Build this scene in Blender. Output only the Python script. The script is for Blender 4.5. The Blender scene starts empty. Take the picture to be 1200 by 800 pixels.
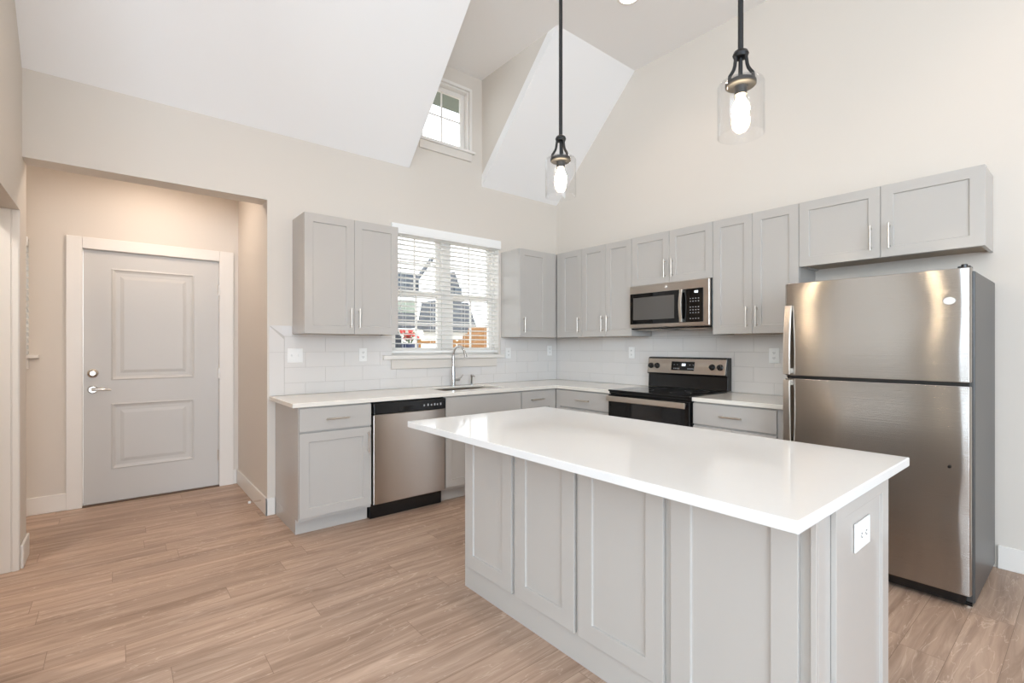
import bpy, bmesh, math, random
from mathutils import Vector, Matrix
random.seed(7)
S = bpy.context.scene
COL = S.collection
PI = math.pi

# ------------------------------------------------------------------ camera, world, lights, exposure
YAW = 0.686
cam = bpy.data.cameras.new('camera'); cam_o = bpy.data.objects.new('camera', cam); COL.objects.link(cam_o)
cam_o.location = (-3.9971, -4.0525, 1.294)
cam_o.rotation_euler = (PI / 2, 0, -YAW)
cam.sensor_width = 36; cam.lens = 565.02 / 1200 * 36; cam.shift_y = 6.19 / 1200; cam.shift_x = 0.26 / 1200
cam.clip_start = 0.02
S.camera = cam_o

S.view_settings.view_transform = 'Standard'
S.view_settings.look = 'None'
S.view_settings.gamma = 1.0
S.view_settings.use_curve_mapping = False
S.view_settings.exposure = 0.08
S.cycles.use_denoising = True
S.cycles.max_bounces = 12
S.cycles.diffuse_bounces = 6
S.cycles.glossy_bounces = 5
S.cycles.transparent_max_bounces = 24
S.cycles.sample_clamp_indirect = 8

world = bpy.data.worlds.new('world'); S.world = world; world.use_nodes = True
wn = world.node_tree.nodes; wl = world.node_tree.links
bg = wn['Background']; bg.inputs['Strength'].default_value = 3.4
tc = wn.new('ShaderNodeTexCoord'); sp = wn.new('ShaderNodeSeparateXYZ'); rp = wn.new('ShaderNodeValToRGB')
wl.new(tc.outputs['Generated'], sp.inputs[0]); wl.new(sp.outputs['Z'], rp.inputs[0]); wl.new(rp.outputs[0], bg.inputs['Color'])
rp.color_ramp.elements[0].position = 0.0; rp.color_ramp.elements[0].color = (0.90, 0.93, 0.96, 1)
rp.color_ramp.elements[1].position = 0.6; rp.color_ramp.elements[1].color = (0.80, 0.84, 0.88, 1)


def light(name, kind, loc, rot, energy, color, **kw):
    l = bpy.data.lights.new(name, kind); l.energy = energy; l.color = color
    for k, v in kw.items(): setattr(l, k, v)
    o = bpy.data.objects.new(name, l); COL.objects.link(o); o.location = loc; o.rotation_euler = rot
    return o


light('sun', 'SUN', (0, -10, 12), (math.radians(38), 0, math.radians(-25)), 6.5, (1, 0.95, 0.87), angle=0.009)
# area lamps added as daylight from behind the camera; no windows are built there
light('daylight_rear_window', 'AREA', (-5.0, -8.40, 1.75), (PI / 2, 0, 0), 305, (0.67, 0.83, 1.0), shape='RECTANGLE', size=3.6, size_y=2.6)
light('daylight_side_window', 'AREA', (-8.85, -5.2, 2.75), (PI / 2, 0, -PI / 2), 196, (0.68, 0.85, 1.0), shape='RECTANGLE', size=3.6, size_y=2.2)
CAN = (1.0, 0.80, 0.66)
CANS = [(-0.88, -1.70), (-0.9, -4.2), (-3.4, -1.75), (-3.3, -5.6)]  # only the first is seen; the rest are added out of frame for lighting
for k_, (cx_, cy_) in enumerate(CANS):
    light('recessed_lamp', 'SPOT', (cx_, cy_, 4.02), (0, 0, 0), (14, 20, 46, 40)[k_], CAN, spot_size=2.2, spot_blend=0.6, shadow_soft_size=0.07)
light('foyer_lamp', 'AREA', (-3.76, 0.56, 2.735), (0, 0, 0), 8.5, (1.0, 0.83, 0.70), shape='DISK', size=0.16)


light('hall_lamp', 'AREA', (-5.0, -0.9, 2.735), (0, 0, 0), 14, (1.0, 0.93, 0.86), shape='DISK', size=0.16)  # added without a fixture to brighten the hall jamb


# ------------------------------------------------------------------ materials
def lin(r, g, b):
    f = lambda c: (c / 255 / 12.92) if c / 255 <= 0.04045 else ((c / 255 + 0.055) / 1.055) ** 2.4
    return (f(r), f(g), f(b), 1)


def new_mat(name):
    m = bpy.data.materials.new(name); m.use_nodes = True
    nt = m.node_tree
    return m, nt, nt.nodes['Principled BSDF'], nt.nodes['Material Output']


def paint(name, col, rough=0.5, bump=0.0, bscale=200, spec=0.5, metal=0.0, vary=0.0):
    m, nt, b, o = new_mat(name)
    b.inputs['Base Color'].default_value = col; b.inputs['Roughness'].default_value = rough
    b.inputs['Specular IOR Level'].default_value = spec; b.inputs['Metallic'].default_value = metal
    t = nt.nodes.new('ShaderNodeTexCoord')
    if bump:
        n = nt.nodes.new('ShaderNodeTexNoise'); n.inputs['Scale'].default_value = bscale; n.inputs['Detail'].default_value = 3
        nt.links.new(t.outputs['Object'], n.inputs['Vector'])
        bp = nt.nodes.new('ShaderNodeBump'); bp.inputs['Strength'].default_value = bump; bp.inputs['Distance'].default_value = 0.002
        nt.links.new(n.outputs['Fac'], bp.inputs['Height']); nt.links.new(bp.outputs[0], b.inputs['Normal'])
    if vary:
        n = nt.nodes.new('ShaderNodeTexNoise'); n.inputs['Scale'].default_value = 40; n.inputs['Detail'].default_value = 6
        nt.links.new(t.outputs['Object'], n.inputs['Vector'])
        mx = nt.nodes.new('ShaderNodeMix'); mx.data_type = 'RGBA'
        mx.inputs[6].default_value = tuple(c * (1 - vary) for c in col[:3]) + (1,)
        mx.inputs[7].default_value = tuple(min(1, c * (1 + vary)) for c in col[:3]) + (1,)
        nt.links.new(n.outputs['Fac'], mx.inputs[0]); nt.links.new(mx.outputs[2], b.inputs['Base Color'])
    return m


def steel(name, col, rough, aniso, wav=0.0, axis='Z', grain=0.04, brush=0.0):
    m, nt, b, o = new_mat(name)
    b.inputs['Base Color'].default_value = col; b.inputs['Metallic'].default_value = 1.0
    b.inputs['Anisotropic'].default_value = aniso; b.inputs['Anisotropic Rotation'].default_value = 0.25
    t = nt.nodes.new('ShaderNodeTexCoord')
    mp = nt.nodes.new('ShaderNodeMapping'); nt.links.new(t.outputs['Object'], mp.inputs[0])
    mp.inputs['Scale'].default_value = (3, 3, 900)
    n = nt.nodes.new('ShaderNodeTexNoise'); n.inputs['Scale'].default_value = 1.0; n.inputs['Detail'].default_value = 4
    nt.links.new(mp.outputs[0], n.inputs['Vector'])
    mr = nt.nodes.new('ShaderNodeMapRange'); mr.inputs[3].default_value = rough - grain; mr.inputs[4].default_value = rough + grain
    nt.links.new(n.outputs['Fac'], mr.inputs[0]); nt.links.new(mr.outputs[0], b.inputs['Roughness'])
    if aniso:
        tg = nt.nodes.new('ShaderNodeTangent'); tg.direction_type = 'RADIAL'; tg.axis = axis
        nt.links.new(tg.outputs[0], b.inputs['Tangent'])
    if wav:
        n2 = nt.nodes.new('ShaderNodeTexNoise'); n2.inputs['Scale'].default_value = 1.0; n2.inputs['Detail'].default_value = 0
        mp2 = nt.nodes.new('ShaderNodeMapping'); mp2.inputs['Scale'].default_value = (1.5, 1.5, 2.6); nt.links.new(t.outputs['Object'], mp2.inputs[0]); nt.links.new(mp2.outputs[0], n2.inputs['Vector'])
        bp = nt.nodes.new('ShaderNodeBump'); bp.inputs['Strength'].default_value = 1.0; bp.inputs['Distance'].default_value = wav
        nt.links.new(n2.outputs['Fac'], bp.inputs['Height']); last = bp
        if brush:
            mp3 = nt.nodes.new('ShaderNodeMapping'); mp3.inputs['Scale'].default_value = (1.5, 1.5, 420); nt.links.new(t.outputs['Object'], mp3.inputs[0])
            n3 = nt.nodes.new('ShaderNodeTexNoise'); n3.inputs['Scale'].default_value = 1.0; n3.inputs['Detail'].default_value = 1; nt.links.new(mp3.outputs[0], n3.inputs['Vector'])
            b3 = nt.nodes.new('ShaderNodeBump'); b3.inputs['Strength'].default_value = 1.0; b3.inputs['Distance'].default_value = brush
            nt.links.new(n3.outputs['Fac'], b3.inputs['Height']); nt.links.new(bp.outputs[0], b3.inputs['Normal']); last = b3
        nt.links.new(last.outputs[0], b.inputs['Normal'])
    return m


def thin_glass(name, tint=(1, 1, 1, 1), refl=1.0, base=0.0):
    m, nt, b, o = new_mat(name)
    nt.nodes.remove(b)
    tr = nt.nodes.new('ShaderNodeBsdfTransparent'); tr.inputs[0].default_value = tint
    gl = nt.nodes.new('ShaderNodeBsdfGlossy'); gl.inputs['Roughness'].default_value = 0.02
    fc = nt.nodes.new('ShaderNodeLayerWeight'); fc.inputs[0].default_value = 0.5
    lw = nt.nodes.new('ShaderNodeMath'); lw.operation = 'POWER'; lw.inputs[1].default_value = 4.0; nt.links.new(fc.outputs['Facing'], lw.inputs[0])
    mt = nt.nodes.new('ShaderNodeMath'); mt.operation = 'MULTIPLY_ADD'; mt.inputs[1].default_value = refl; mt.inputs[2].default_value = base
    nt.links.new(lw.outputs[0], mt.inputs[0])
    mx = nt.nodes.new('ShaderNodeMixShader'); nt.links.new(mt.outputs[0], mx.inputs[0])
    nt.links.new(tr.outputs[0], mx.inputs[1]); nt.links.new(gl.outputs[0], mx.inputs[2]); nt.links.new(mx.outputs[0], o.inputs[0])
    return m


def emit(name, col, strength):
    m, nt, b, o = new_mat(name)
    b.inputs['Base Color'].default_value = col
    b.inputs['Emission Color'].default_value = col; b.inputs['Emission Strength'].default_value = strength
    return m


def floor_mat():
    m, nt, b, o = new_mat('vinyl_plank')
    N = nt.nodes.new; L = nt.links.new
    t = N('ShaderNodeTexCoord')
    PH = 0.152
    sx = N('ShaderNodeSeparateXYZ'); L(t.outputs['Object'], sx.inputs[0])
    dv = N('ShaderNodeMath'); dv.operation = 'DIVIDE'; dv.inputs[1].default_value = PH; L(sx.outputs[1], dv.inputs[0])
    fl = N('ShaderNodeMath'); fl.operation = 'FLOOR'; L(dv.outputs[0], fl.inputs[0])
    wn_ = N('ShaderNodeTexWhiteNoise'); wn_.noise_dimensions = '1D'; L(fl.outputs[0], wn_.inputs['W'])
    ma = N('ShaderNodeMath'); ma.operation = 'MULTIPLY_ADD'; ma.inputs[1].default_value = 1.22; L(wn_.outputs['Value'], ma.inputs[0]); L(sx.outputs[0], ma.inputs[2])
    cx2 = N('ShaderNodeCombineXYZ'); L(ma.outputs[0], cx2.inputs[0]); L(sx.outputs[1], cx2.inputs[1])
    br = N('ShaderNodeTexBrick'); br.offset = 0.0
    br.inputs['Scale'].default_value = 1.0; br.inputs['Brick Width'].default_value = 1.22; br.inputs['Row Height'].default_value = PH
    br.inputs['Mortar Size'].default_value = 0.0010; br.inputs['Mortar Smooth'].default_value = 0.3
    br.inputs['Color1'].default_value = (0, 0, 0, 1); br.inputs['Color2'].default_value = (1, 1, 1, 1); br.inputs['Mortar'].default_value = (0.5, 0.5, 0.5, 1)
    L(cx2.outputs[0], br.inputs['Vector'])
    sep = N('ShaderNodeSeparateColor'); L(br.outputs['Color'], sep.inputs[0])
    cmb = N('ShaderNodeCombineXYZ'); mul = N('ShaderNodeMath'); mul.operation = 'MULTIPLY'; mul.inputs[1].default_value = 37.0
    L(sep.outputs[0], mul.inputs[0]); L(mul.outputs[0], cmb.inputs[0]); L(mul.outputs[0], cmb.inputs[2])
    add = N('ShaderNodeVectorMath'); add.operation = 'ADD'; L(t.outputs['Object'], add.inputs[0]); L(cmb.outputs[0], add.inputs[1])
    mp = N('ShaderNodeMapping'); mp.inputs['Scale'].default_value = (1.3, 16, 1); L(add.outputs[0], mp.inputs[0])
    n1 = N('ShaderNodeTexNoise'); n1.inputs['Scale'].default_value = 1.0; n1.inputs['Detail'].default_value = 7; n1.inputs['Roughness'].default_value = 0.62; n1.inputs['Distortion'].default_value = 1.1
    L(mp.outputs[0], n1.inputs['Vector'])
    mp2 = N('ShaderNodeMapping'); mp2.inputs['Scale'].default_value = (0.9, 6.0, 1); L(add.outputs[0], mp2.inputs[0])
    n2 = N('ShaderNodeTexNoise'); n2.inputs['Scale'].default_value = 1.5; n2.inputs['Detail'].default_value = 3; n2.inputs['Distortion'].default_value = 2.2
    L(mp2.outputs[0], n2.inputs['Vector'])
    # thin pale cathedral lines
    rid = N('ShaderNodeMath'); rid.operation = 'SUBTRACT'; rid.inputs[1].default_value = 0.5; L(n2.outputs['Fac'], rid.inputs[0])
    ab = N('ShaderNodeMath'); ab.operation = 'ABSOLUTE'; L(rid.outputs[0], ab.inputs[0])
    ln = N('ShaderNodeMapRange'); ln.inputs[1].default_value = 0.0; ln.inputs[2].default_value = 0.012; ln.inputs[3].default_value = 0.45; ln.inputs[4].default_value = 0.0; L(ab.outputs[0], ln.inputs[0])
    ramp = N('ShaderNodeValToRGB'); L(n1.outputs['Fac'], ramp.inputs[0])
    e = ramp.color_ramp.elements
    e[0].position = 0.30; e[0].color = FLOOR_D; e[1].position = 0.72; e[1].color = FLOOR_L
    em = ramp.color_ramp.elements.new(0.50); em.color = FLOOR_M
    mx = N('ShaderNodeMix'); mx.data_type = 'RGBA'; L(ln.outputs[0], mx.inputs[0]); L(ramp.outputs[0], mx.inputs[6]); mx.inputs[7].default_value = FLOOR_P
    hs = N('ShaderNodeHueSaturation'); L(mx.outputs[2], hs.inputs['Color'])
    vr = N('ShaderNodeMapRange'); vr.inputs[3].default_value = 0.92; vr.inputs[4].default_value = 1.07; L(sep.outputs[0], vr.inputs[0]); L(vr.outputs[0], hs.inputs['Value'])
    mo = N('ShaderNodeMix'); mo.data_type = 'RGBA'; L(br.outputs['Fac'], mo.inputs[0]); L(hs.outputs[0], mo.inputs[6]); mo.inputs[7].default_value = FLOOR_G
    L(mo.outputs[2], b.inputs['Base Color'])
    b.inputs['Roughness'].default_value = 0.42; b.inputs['Specular IOR Level'].default_value = 0.4
    bp = N('ShaderNodeBump'); bp.inputs['Strength'].default_value = 0.15; bp.inputs['Distance'].default_value = 0.001; L(n1.outputs['Fac'], bp.inputs['Height']); L(bp.outputs[0], b.inputs['Normal'])
    return m


FLOOR_D = lin(144, 118, 100); FLOOR_M = lin(174, 147, 127); FLOOR_L = lin(198, 171, 151); FLOOR_P = lin(222, 200, 182); FLOOR_G = lin(120, 95, 78)

M = {}
M['wall'] = paint('beige_wall_paint', lin(218, 210, 200), 0.75, 0.08, 350, 0.3)
M['ceiling'] = paint('white_ceiling_paint', lin(242, 240, 238), 0.8, 0.08, 350, 0.3)
M['apron'] = paint('beige_apron_paint', lin(220, 213, 204), 0.5)
M['trim'] = paint('white_trim_paint', lin(233, 228, 221), 0.35)
M['door'] = paint('grey_door_paint', lin(204, 201, 196), 0.4)
M['cab'] = paint('grey_cabinet_paint', lin(186, 181, 175), 0.24, 0.02, 120)
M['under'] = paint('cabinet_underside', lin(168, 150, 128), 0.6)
M['quartz'] = paint('white_quartz', lin(226, 225, 223), 0.08, vary=0.012)
M['quartz2'] = paint('cream_quartz', lin(234, 228, 218), 0.12, vary=0.02)
M['tile'] = paint('white_glazed_tile', lin(223, 219, 215), 0.12)
M['grout'] = paint('pale_grout', lin(196, 192, 186), 0.9)
M['steel'] = steel('brushed_steel', lin(196, 187, 178), 0.28, 0.9, 0.008, grain=0.008)
M['fsteel'] = steel('brushed_steel_door', lin(176, 171, 166), 0.20, 1.0, 0.03, grain=0.003, brush=0.00045)
M['nickel'] = paint('brushed_nickel', lin(208, 200, 190), 0.28, metal=1.0)
M['chrome'] = paint('chrome', lin(215, 215, 215), 0.12, metal=1.0)
M['fside'] = paint('grey_appliance_side', lin(78, 77, 76), 0.35, metal=0.3)
M['black'] = paint('black_plastic', lin(13, 13, 14), 0.25)
M['bglass'] = paint('black_glass', lin(10, 10, 11), 0.05)
M['mesh'] = paint('oven_window_glass', lin(92, 88, 84), 0.12)
M['owin'] = paint('dark_oven_glass', lin(20, 19, 19), 0.06)
M['iron'] = paint('matte_black_metal', lin(9, 8, 8), 0.5)
M['plastic'] = paint('white_plastic', lin(240, 239, 236), 0.3)
M['slot'] = paint('dark_slot', lin(70, 68, 66), 0.6)
M['slat'] = paint('white_blind_slat', lin(244, 243, 240), 0.4)
M['cord'] = paint('white_cord', lin(238, 237, 233), 0.8)
M['glass'] = thin_glass('window_glass', (0.97, 0.985, 0.99, 1), 0.6, 0.03)
M['shade'] = thin_glass('clear_shade_glass', (0.985, 0.985, 0.985, 1), 0.6, 0.02)
M['bulb'] = emit('lit_bulb', (1.0, 0.80, 0.54, 1), 170.0)
M['lens'] = emit('lit_lens', (1.0, 0.93, 0.84, 1), 6.0)
M['led'] = emit('lit_display', (0.85, 0.92, 1.0, 1), 1.4)
M['mark'] = paint('grey_print', lin(170, 170, 172), 0.5)
M['badge'] = paint('silver_badge', lin(228, 226, 222), 0.25, metal=0.4)
M['sidewood'] = paint('amber_fence_wood', lin(118, 80, 36), 0.8, 0.3, 30, vary=0.12)
M['roof'] = paint('grey_shingle', lin(70, 73, 79), 0.9, 0.3, 40, vary=0.15)
M['siding'] = paint('pale_siding', lin(240, 236, 228), 0.8)
M['bluegrey'] = paint('blue_grey_siding', lin(56, 64, 74), 0.8)
M['ground'] = paint('grey_gravel', lin(128, 122, 112), 0.9, vary=0.05)
M['leaf'] = paint('green_leaf', lin(60, 92, 40), 0.6)
M['petal'] = paint('red_petal', lin(150, 24, 16), 0.5)
M['navy'] = paint('navy_glaze', lin(36, 42, 66), 0.35)
M['cover'] = paint('dark_fabric_cover', lin(28, 32, 40), 0.8)
M['soffit'] = paint('grey_green_soffit', lin(112, 120, 110), 0.7)
M['floor'] = floor_mat()

# ------------------------------------------------------------------ mesh helpers
ORG = {}


class MB:
    def __init__(self): self.bm = bmesh.new()

    def box(self, x0, x1, y0, y1, z0, z1):
        if x0 > x1: x0, x1 = x1, x0
        if y0 > y1: y0, y1 = y1, y0
        if z0 > z1: z0, z1 = z1, z0
        v = [self.bm.verts.new((x, y, z)) for z in (z0, z1) for y in (y0, y1) for x in (x0, x1)]
        for f in ((0, 2, 3, 1), (4, 5, 7, 6), (0, 1, 5, 4), (2, 6, 7, 3), (0, 4, 6, 2), (1, 3, 7, 5)):
            self.bm.faces.new([v[i] for i in f])
        return self

    def poly(self, pts):
        self.bm.faces.new([self.bm.verts.new(p) for p in pts]); return self

    def prism(self, pts, off):
        """closed prism: polygon pts swept by the vector off"""
        off = Vector(off)
        a = [self.bm.verts.new(p) for p in pts]; b = [self.bm.verts.new(Vector(p) + off) for p in pts]
        self.bm.faces.new(a); self.bm.faces.new(b[::-1])
        for i in range(len(a)):
            j = (i + 1) % len(a); self.bm.faces.new([a[j], a[i], b[i], b[j]])
        return self

    def tube(self, pts, r, seg=12, cap=True):
        pts = [Vector(p) for p in pts]; n = len(pts)
        rs = r if isinstance(r, (list, tuple)) else [r] * n
        rings = []; up = None
        for i, p in enumerate(pts):
            d = (pts[min(i + 1, n - 1)] - pts[max(i - 1, 0)]).normalized()
            if up is None:
                up = Vector((0, 0, 1)) if abs(d.z) < 0.9 else Vector((1, 0, 0))
            s = d.cross(up).normalized(); up = s.cross(d).normalized()
            rings.append([self.bm.verts.new(p + (s * math.cos(2 * PI * k / seg) + up * math.sin(2 * PI * k / seg)) * rs[i]) for k in range(seg)])
        for a, b in zip(rings, rings[1:]):
            for k in range(seg):
                self.bm.faces.new([a[k], a[(k + 1) % seg], b[(k + 1) % seg], b[k]])
        if cap:
            self.bm.faces.new(rings[0][::-1]); self.bm.faces.new(rings[-1])
        return self

    def lathe(self, prof, c, seg=40, axis='z', closed=True):
        c = Vector(c); rings = []
        def P(r, h, a):
            q = (r * math.cos(a), r * math.sin(a))
            if axis == 'z': return c + Vector((q[0], q[1], h))
            if axis == 'x': return c + Vector((h, q[0], q[1]))
            return c + Vector((q[0], h, q[1]))
        for r, h in prof:
            if r < 1e-6: rings.append([self.bm.verts.new(P(0, h, 0))])
            else: rings.append([self.bm.verts.new(P(r, h, 2 * PI * k / seg)) for k in range(seg)])
        for a, b in zip(rings, rings[1:]):
            for k in range(seg):
                k2 = (k + 1) % seg
                if len(a) == 1 and len(b) == 1: continue
                if len(a) == 1: self.bm.faces.new([a[0], b[k], b[k2]])
                elif len(b) == 1: self.bm.faces.new([a[k], b[0], a[k2]])
                else: self.bm.faces.new([a[k], b[k], b[k2], a[k2]])
        return self

    def slab(self, xs, ys, inc, z0, z1):
        nx, ny = len(xs), len(ys)
        vt = {}
        def V(i, j, k):
            if (i, j, k) not in vt: vt[(i, j, k)] = self.bm.verts.new((xs[i], ys[j], (z0, z1)[k]))
            return vt[(i, j, k)]
        I = lambda i, j: 0 <= i < nx - 1 and 0 <= j < ny - 1 and inc(i, j)
        for i in range(nx - 1):
            for j in range(ny - 1):
                if not I(i, j): continue
                self.bm.faces.new([V(i, j, 1), V(i + 1, j, 1), V(i + 1, j + 1, 1), V(i, j + 1, 1)])
                self.bm.faces.new([V(i, j, 0), V(i, j + 1, 0), V(i + 1, j + 1, 0), V(i + 1, j, 0)])
                for (di, dj, a, b) in ((-1, 0, (i, j), (i, j + 1)), (1, 0, (i + 1, j + 1), (i + 1, j)), (0, -1, (i + 1, j), (i, j)), (0, 1, (i, j + 1), (i + 1, j + 1))):
                    if not I(i + di, j + dj):
                        self.bm.faces.new([V(*a, 0), V(*b, 0), V(*b, 1), V(*a, 1)][::-1])
        return self

    def build(self, name, mat, parent=None, bevel=0.0, smooth=False, loc=None, seg=2):
        bmesh.ops.recalc_face_normals(self.bm, faces=self.bm.faces)
        org = Vector(ORG[parent.name]) if parent is not None else Vector(loc or (0, 0, 0))
        bmesh.ops.translate(self.bm, verts=self.bm.verts, vec=-org)
        if smooth:
            for f in self.bm.faces: f.smooth = True
        me = bpy.data.meshes.new(name); self.bm.to_mesh(me); self.bm.free()
        if smooth:
            try: me.set_sharp_from_angle(angle=math.radians(40))
            except Exception: pass
        for mm in (mat if isinstance(mat, (list, tuple)) else [mat]): me.materials.append(mm)
        o = bpy.data.objects.new(name, me); COL.objects.link(o)
        ORG[o.name] = tuple(org)
        if parent is not None: o.parent = parent
        else: o.location = org
        if bevel:
            bv = o.modifiers.new('bevel', 'BEVEL'); bv.width = bevel; bv.segments = seg; bv.limit_method = 'ANGLE'; bv.angle_limit = math.radians(40)
        return o


def tag(o, label, cat, group=None):
    o['label'] = label; o['category'] = cat
    if group: o['group'] = group
    return o


def thing(name, label, cat, loc, group=None):
    o = bpy.data.objects.new(name, None); COL.objects.link(o); o.location = loc; o.empty_display_size = 0.1
    ORG[o.name] = tuple(loc)
    return tag(o, label, cat, group)


def struct(o):
    o['kind'] = 'structure'; return o


# ------------------------------------------------------------------ room shell
XL = -4.434; ZF = 4.0466; ZE = 2.949; YS = -1.1074; XO = -3.105; ZH = 2.422; YA = 1.1456
XD0, XD1 = -1.9054, -1.0802; RX = -9.0; RY = -8.5
WX0, WX1, WZ0, WZ1 = -2.08, -0.857, 1.20, 2.40           # kitchen window opening
DWX0, DWX1, DWZ0, DWZ1 = -1.80, -1.24, 3.25, 3.87        # dormer window opening
TW = 0.15

struct(MB().box(RX, 0.15, RY, 1.30, -0.12, 0.0).build('floor', M['floor']))

# ceiling: flat part, sloped parts with the dormer cut out, dormer lid and cheeks
c = MB(); T = 0.12
c.box(RX, 0.15, RY, YS, ZF, ZF + T)
def slope(x0, x1):
    c.prism([(x0, 0.0, ZE), (x0, YS, ZF), (x0, YS, ZF + T), (x0, 0.0, ZE + T)], (x1 - x0, 0, 0))
slope(XL - 0.14, XD0); slope(XD1, 0.15)
c.box(XD0 - 0.1, XD1 + 0.1, YS, 0.15, ZF, ZF + T)
struct(c.build('ceiling', M['ceiling']))
# the dormer's cheeks are painted like the walls
for nm, xa_, th in (('wall_dormer_left', XD0, -0.1), ('wall_dormer_right', XD1, 0.1)):
    w = MB(); e = 0.001 if th > 0 else -0.001
    w.prism([(xa_ + e, 0.0, ZE + 0.004), (xa_ + e, YS + 0.004, ZF), (xa_ + e, 0.0, ZF)], (th, 0, 0))
    struct(w.build(nm, M['wall']))

# back wall (kitchen part, header over the foyer opening, dormer part)
w = MB()
def wall_holes(x0, x1, z0, z1, y0, y1, holes):
    xs = sorted({x0, x1} | {h[0] for h in holes} | {h[1] for h in holes}); zs = sorted({z0, z1} | {h[2] for h in holes} | {h[3] for h in holes})
    for i in range(len(xs) - 1):
        for j in range(len(zs) - 1):
            mx, mz = (xs[i] + xs[i + 1]) / 2, (zs[j] + zs[j + 1]) / 2
            if any(h[0] < mx < h[1] and h[2] < mz < h[3] for h in holes): continue
            w.box(xs[i], xs[i + 1], y0, y1, zs[j], zs[j + 1])
wall_holes(XO, 0.15, 0, ZE + 0.1, 0, TW, [(WX0, WX1, WZ0, WZ1)])
w.box(XL, XO, 0, 0.173, ZH, ZE + 0.1)
wall_holes(XD0 - 0.1, XD1 + 0.1, ZE + 0.1, ZF, 0, TW, [(DWX0, DWX1, DWZ0, DWZ1)])
bmesh.ops.remove_doubles(w.bm, verts=w.bm.verts, dist=1e-5)
struct(w.build('wall_back', M['wall']))
struct(MB().box(0, 0.15, RY, 0.15, 0, ZF + 0.1).build('wall_right', M['wall']))

# left wall with a cased opening into a side hall
w = MB()
w.box(XL - 0.14, XL, -0.069, 0.173, 0, ZH); w.box(XL - 0.14, XL, 0.0005, 0.173, ZH, 2.90)
w.prism([(XL, 0.0, ZH), (XL, 0.0, ZE), (XL, YS, ZF), (XL, -1.9, ZF), (XL, -1.9, 2.087), (XL, -0.069, 2.087), (XL, -0.069, ZH)], (-0.14, 0, 0))
w.box(XL - 0.14, XL, -1.9, -1.25, 0, 2.087)
struct(w.build('wall_left', M['wall']))
w = MB(); w.box(RX, XL - 0.14, -1.9, -1.78, 0, ZF); struct(w.build('wall_living_room', M['wall']))
w = MB(); w.box(RX - 0.15, RX, RY, -1.78, 0, ZF); struct(w.build('wall_far_left', M['wall']))
w = MB(); w.box(RX - 0.15, 0.15, RY - 0.15, RY, 0, ZF); struct(w.build('wall_rear', M['wall']))
# foyer
w = MB()
FWX0, FWX1, FWZ0, FWZ1 = -5.25, -4.52, 1.225, 2.115
DX0, DX1, DH = -4.208, -3.268, 2.081
wall_holes(-5.7, XO + 0.15, 0, 2.9, YA, YA + 0.15, [(FWX0, FWX1, FWZ0, FWZ1), (DX0 - 0.02, DX1 + 0.02, -0.01, DH + 0.02)])
bmesh.ops.remove_doubles(w.bm, verts=w.bm.verts, dist=1e-5)
struct(w.build('wall_foyer_back', M['wall']))
struct(MB().box(XO, XO + 0.15, TW, YA, 0, 2.9).build('wall_foyer_right', M['wall']))
struct(MB().box(-5.7, -5.55, -1.78, YA, 0, 2.9).build('wall_foyer_left', M['wall']))
struct(MB().slab([-5.55, XL - 0.14, XL, XO], [-1.78, 0.173, YA], lambda i, j: not (i >= 1 and j == 0), 2.74, 2.84).build('ceiling_foyer', M['ceiling']))

# baseboards
BH, BT = 0.135, 0.014
def base(nm, *boxes):
    b = MB()
    for q in boxes: b.box(*q, 0, BH)
    struct(b.build(nm, M['trim'], bevel=0.004))
base('baseboard_right', (-BT, -0.0005, RY, -3.67))
base('baseboard_foyer_right', (XO - BT, XO - 0.0005, -BT, YA - BT), (XO - BT, -3.053, -BT, -0.0005))
base('baseboard_foyer_back', (-5.55, -4.309, YA - BT, YA - 0.0005), (-3.147, XO - BT - 0.001, YA - BT, YA - 0.0005))
base('baseboard_left', (XL + 0.0005, XL + BT, -0.066, 0.173 + BT), (XL - 0.14, XL, 0.1735, 0.173 + BT))

# cased jamb of the side-hall opening
t = MB()
t.box(XL - 0.145, XL - 0.001, -0.083, -0.0695, 0, 2.086)
t.box(XL - 0.030, XL - 0.004, -0.090, -0.083, 0, 2.086)
t.box(XL - 0.100, XL - 0.036, -0.088, -0.083, 0, 2.086)
t.box(XL - 0.145, XL - 0.106, -0.091, -0.083, 0, 2.086)
struct(t.build('trim_1', M['trim'], bevel=0.002))

# door casing
t = MB(); CW = 0.098
t.box(DX0 - CW - 0.004, DX0 - 0.006, YA - 0.022, YA - 0.0005, 0, DH + CW)
t.box(DX1 + 0.006, DX1 + CW + 0.022, YA - 0.022, YA - 0.0005, 0, DH + CW)
t.box(DX0 - 0.0055, DX1 + 0.0055, YA - 0.022, YA - 0.0005, DH + 0.006, DH + CW)
t.box(DX0 - 0.0195, DX0 - 0.004, YA + 0.0005, YA + 0.14, 0, DH + 0.018)
t.box(DX1 + 0.004, DX1 + 0.0195, YA + 0.0005, YA + 0.14, 0, DH + 0.018)
t.box(DX0 - 0.0035, DX1 + 0.0035, YA + 0.0005, YA + 0.14, DH + 0.004, DH + 0.018)
struct(t.build('trim_2', M['trim'], bevel=0.003))

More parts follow.
